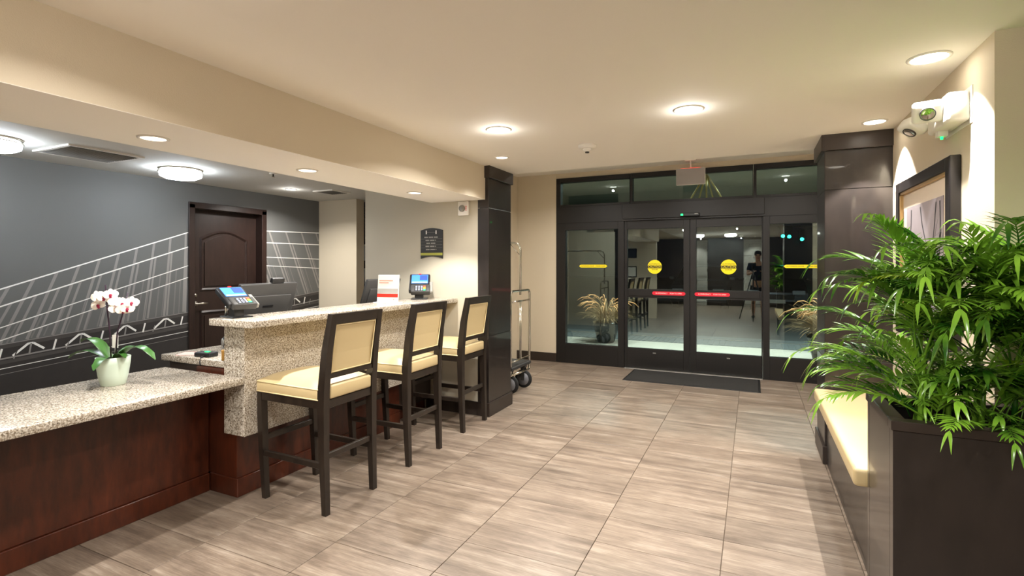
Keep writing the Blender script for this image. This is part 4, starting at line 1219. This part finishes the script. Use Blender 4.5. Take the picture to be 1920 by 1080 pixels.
def car(label, x, y, paint):
    t = thing('parked_car', label, 'car', (x, y, -.02), 0, 'cars parked outside')
    prof = [(0, .35), (.05, .62), (.55, .78), (1.15, .92), (1.9, 1.42), (3.1, 1.45), (3.9, 1.02), (4.3, .95), (4.35, .4), (4.2, .25), (.15, .25)]
    vs = []; n = len(prof)
    for s in (-1, 1):
        for (a, z) in prof:
            w = .86 if z < .95 else .86-(z-.95)*.42
            vs.append((s*w, a, z))
    fs = [tuple(range(n)), tuple(reversed(range(n, 2*n)))]+[(k, (k+1) % n, n+(k+1) % n, n+k) for k in range(n)]
    MB().add(vs, fs).build('body', M[paint], t)
    MB().add([(-.78, 1.22, .985), (.78, 1.22, .985), (.64, 1.82, 1.385), (-.64, 1.82, 1.385)], [(0, 1, 2, 3)]).build('windscreen', M['car_glass'], t).location = (0, -.012, .012)
    for s in (-1, 1):
        MB().add([(s*.875, 1.35, .98), (s*.875, 3.7, .98), (s*.70, 3.05, 1.39), (s*.70, 1.98, 1.39)], [(0, 1, 2, 3)]).build('side_window', M['car_glass'], t)
        MB().rbox((s*.62, .06, .62), (R(-20), 0, 0), (.34, .08, .13), .02).build('headlight', M['headlamp'], t)
        MB().rbox((s*.98, 1.35, 1.0), (0, 0, 0), (.16, .1, .11), .03, 2).build('mirror', M[paint], t)
        for yy in (.85, 3.45):
            wh = MB().lathe([(.2, -.1), (.3, -.1), (.32, -.06), (.32, .06), (.3, .1), (.2, .1)], (s*.78, yy, .32), 24, 'x').build('wheel', M['tyre'], t)
            MB().lathe([(.001, -.105), (.2, -.102), (.2, .102), (.001, .105)], (s*.78, yy, .32), 16, 'x').build('hub', M['silver'], wh)
    MB().box(-.5, .5, -.015, .05, .42, .56, .01).build('grille', M['black_plastic'], t)
    MB().box(-.26, .26, -.03, -.012, .3, .41).build('plate', M['white_plastic'], t)
car('silver parked car seen head-on through the right sliding door', -1.62, 17.5, 'car_silver')
car('dark parked car outside beyond the right sidelight', .62, 17.5, 'car_dark')
t = thing('traffic_signal', 'distant traffic signal with green lamps beyond the right sidelight', 'traffic light', (7.2, 42, 0))
MB().tube([(0, 0, 0), (0, 0, 4.2)], .1, 8).tube([(0, 0, 4.1), (-5.6, 0, 4.2)], .06, 8).build('mast', M['grey_plastic'], t)
for x, z in ((-5.25, 3.5), (-4.85, 3.45), (-4.05, 3.25)):
    hs = MB().box(x-.16, x+.16, -.15, .1, z-.2, z+.7, .02).build('housing', M['black_plastic'], t)
    MB().lathe([(.001, -.18), (.12, -.17), (.12, -.155), (.001, -.155)], (x, 0, z), 12, 'y').build('green_lamp', M['signal_green'], hs)

t = thing('car_fill_lamp', 'unseen lamp post added to light the parked cars outside', 'added lamp', (-6.5, 15.5, -.02))  # out-of-view lamp post, added so the dark cars catch some light
MB().tube([(0, 0, 0), (0, 0, 4.6)], [.08, .05], 10).tube([(0, 0, 4.55), (.9, .1, 4.75)], .035, 8).build('post', M['grey_plastic'], t)
MB().rbox((1.05, .12, 4.74), (0, R(-6), 0), (.5, .22, .1), .02).build('lamp_head', M['grey_plastic'], t)
MB().box(.85, 1.25, .04, .2, 4.655, 4.67).build('lens', M['lens_out'], t)
lamp('POINT', t, 'car_fill_glow', 500, (.8, .92, 1), (1.05, .12, 4.5), shadow_soft_size=.1)
for x, z, hh, lab, mm in ((-3.05, 1.76, .26, 'dark framed notice on the near wall, mirrored in the left door', 'art_ink'), (-3.05, 1.25, .3, 'pale framed notice on the near wall, mirrored in the left door', 'white_paper')):
    t = thing('framed_notice', lab, 'picture', (x, .33, z))
    MB().box(-.17, .17, 0, .02, -hh/2, hh/2, .003).build('frame', M['frame_black'], t)
    MB().box(-.145, .145, .0205, .022, -hh/2+.025, hh/2-.025).build('print', M[mm], t)

# ------------------------------------------------------------------ photographer and tripod (mirrored in the door glass)
t = thing('camera_tripod', 'black tripod with a camera, mirrored in the door glass', 'tripod', (0, -.12, 0))
MB().box(-.07, .07, -.09, .02, 1.40, 1.49, .01).build('camera_body', M['black_plastic'], t)
MB().lathe([(.035, .02), (.035, .06), (.001, .06)], (0, 0, 1.445), 20, 'y').build('camera_lens', M['black_plastic'], t)
MB().tube([(0, -.03, .75), (0, -.03, 1.40)], .016, 10).build('centre_column', M['grey_plastic'], t)
MB().rbox((0, -.03, 1.36), (0, 0, 0), (.07, .07, .08), .01).build('head', M['black_plastic'], t)
for a in (90, 210, 330):
    MB().tube([(.03*math.cos(R(a)), -.03+.03*math.sin(R(a)), 1.18), (.38*math.cos(R(a)), -.03+.38*math.sin(R(a)), .01)], [.017, .012], 8).build('leg', M['black_plastic'], t)

def skin(name, nodes, edges, m, parent, lvl=2):
    me = bpy.data.meshes.new(name)
    me.from_pydata([n[0] for n in nodes], edges, [])
    o = bpy.data.objects.new(name, me); COL.objects.link(o); o.parent = parent
    md = o.modifiers.new('skin', 'SKIN'); md.use_smooth_shade = True
    for i, n in enumerate(nodes):
        sv = me.skin_vertices[0].data[i]; sv.radius = n[1] if isinstance(n[1], tuple) else (n[1], n[1])
        sv.use_root = (i == 0)
    sd = o.modifiers.new('sub', 'SUBSURF'); sd.levels = lvl; sd.render_levels = lvl
    me.materials.append(m)
    return o
pe = thing('person', 'person in dark shirt and shorts standing behind the tripod', 'person', (.12, -.95, 0))
N = []; Ed = []
def nd(p, r, par=None):
    N.append((Vector(p), r))
    if par is not None: Ed.append((par, len(N)-1))
    return len(N)-1
pel = nd((0, 0, .95), (.16, .11))
wst = nd((0, 0, 1.12), (.145, .10), pel)
chs = nd((0, .01, 1.32), (.17, .115), wst)
shl = nd((0, .01, 1.45), (.13, .09), chs)
nk = nd((0, .015, 1.53), .058, shl)
hd0 = nd((0, .03, 1.60), (.07, .085), nk); hd1 = nd((0, .03, 1.68), (.078, .095), hd0); hd2 = nd((0, .025, 1.755), (.06, .075), hd1)
hands = []
for s in (-1, 1):
    sh = nd((s*.19, .01, 1.44), .062, shl); el = nd((s*.25, .08, 1.18), .047, sh); wr_ = nd((s*.13, .34, 1.24), .031, el)
    pm_ = nd((s*.10, .42, 1.27), (.04, .02), wr_)
    hands.append((s, Vector((s*.10, .44, 1.27))))
    hp = nd((s*.09, 0, .88), .098, pel); kn = nd((s*.11, .02, .50), .06, hp); cf = nd((s*.112, -.01, .34), .056, kn); an = nd((s*.115, -.02, .09), .04, cf); ft = nd((s*.125, .14, .04), (.045, .033), an)
skin('body', N, Ed, M['skin'], pe)
def sub(name, nodes, edges, m): return skin(name, nodes, edges, m, pe)
sub('shirt', [(Vector((0, 0, .97)), (.178, .13)), (Vector((0, 0, 1.12)), (.165, .12)), (Vector((0, .01, 1.32)), (.19, .135)), (Vector((0, .01, 1.455)), (.145, .10)),
              (Vector((-.19, .01, 1.44)), .078), (Vector((-.235, .055, 1.26)), .066), (Vector((.19, .01, 1.44)), .078), (Vector((.235, .055, 1.26)), .066)],
    [(0, 1), (1, 2), (2, 3), (3, 4), (4, 5), (3, 6), (6, 7)], M['shirt'])
sub('shorts', [(Vector((0, 0, .95)), (.172, .125)), (Vector((-.095, 0, .82)), .115), (Vector((-.108, .015, .55)), .088), (Vector((.095, 0, .82)), .115), (Vector((.108, .015, .55)), .088)], [(0, 1), (1, 2), (0, 3), (3, 4)], M['shorts'])
for s in (-1, 1):
    sub('shoe', [(Vector((s*.115, -.05, .045)), (.045, .045)), (Vector((s*.118, .05, .045)), (.05, .042)), (Vector((s*.126, .17, .036)), (.045, .03))], [(0, 1), (1, 2)], M['black_plastic'])
for s, c in hands:
    for k, (dx, ln) in enumerate(((-.027, .07), (-.009, .08), (.009, .076), (.027, .06))):
        sub('finger', [(c+Vector((dx, -.01, 0)), .009), (c+Vector((dx, ln*.5, .012)), .0085), (c+Vector((dx, ln*.85, -.008)), .008)], [(0, 1), (1, 2)], M['skin'])
    sub('thumb', [(c+Vector((-s*.03, -.02, .005)), .011), (c+Vector((-s*.055, .015, .012)), .009), (c+Vector((-s*.055, .045, .01)), .008)], [(0, 1), (1, 2)], M['skin'])
MB().lathe([(.001, 1.835), (.05, 1.825), (.085, 1.78), (.09, 1.72), (.082, 1.68), (.001, 1.69)], (0, .005, 0), 20).build('hair', M['hair'], pe)
for s in (-1, 1):
    MB().lathe([(.001, -.006), (.012, 0), (.001, .006)], (s*.032, .118, 1.69), 10, 'y').build('eye', M['black_print'], pe)
    MB().rbox((s*.083, .03, 1.68), (0, 0, 0), (.014, .03, .055), .006, 2).build('ear', M['skin'], pe)
MB().rbox((0, .13, 1.665), (R(-15), 0, 0), (.026, .03, .045), .008, 2).build('nose', M['skin'], pe)
MB().rbox((0, .118, 1.622), (0, 0, 0), (.045, .012, .012), .004).build('mouth', M['lip'], pe)
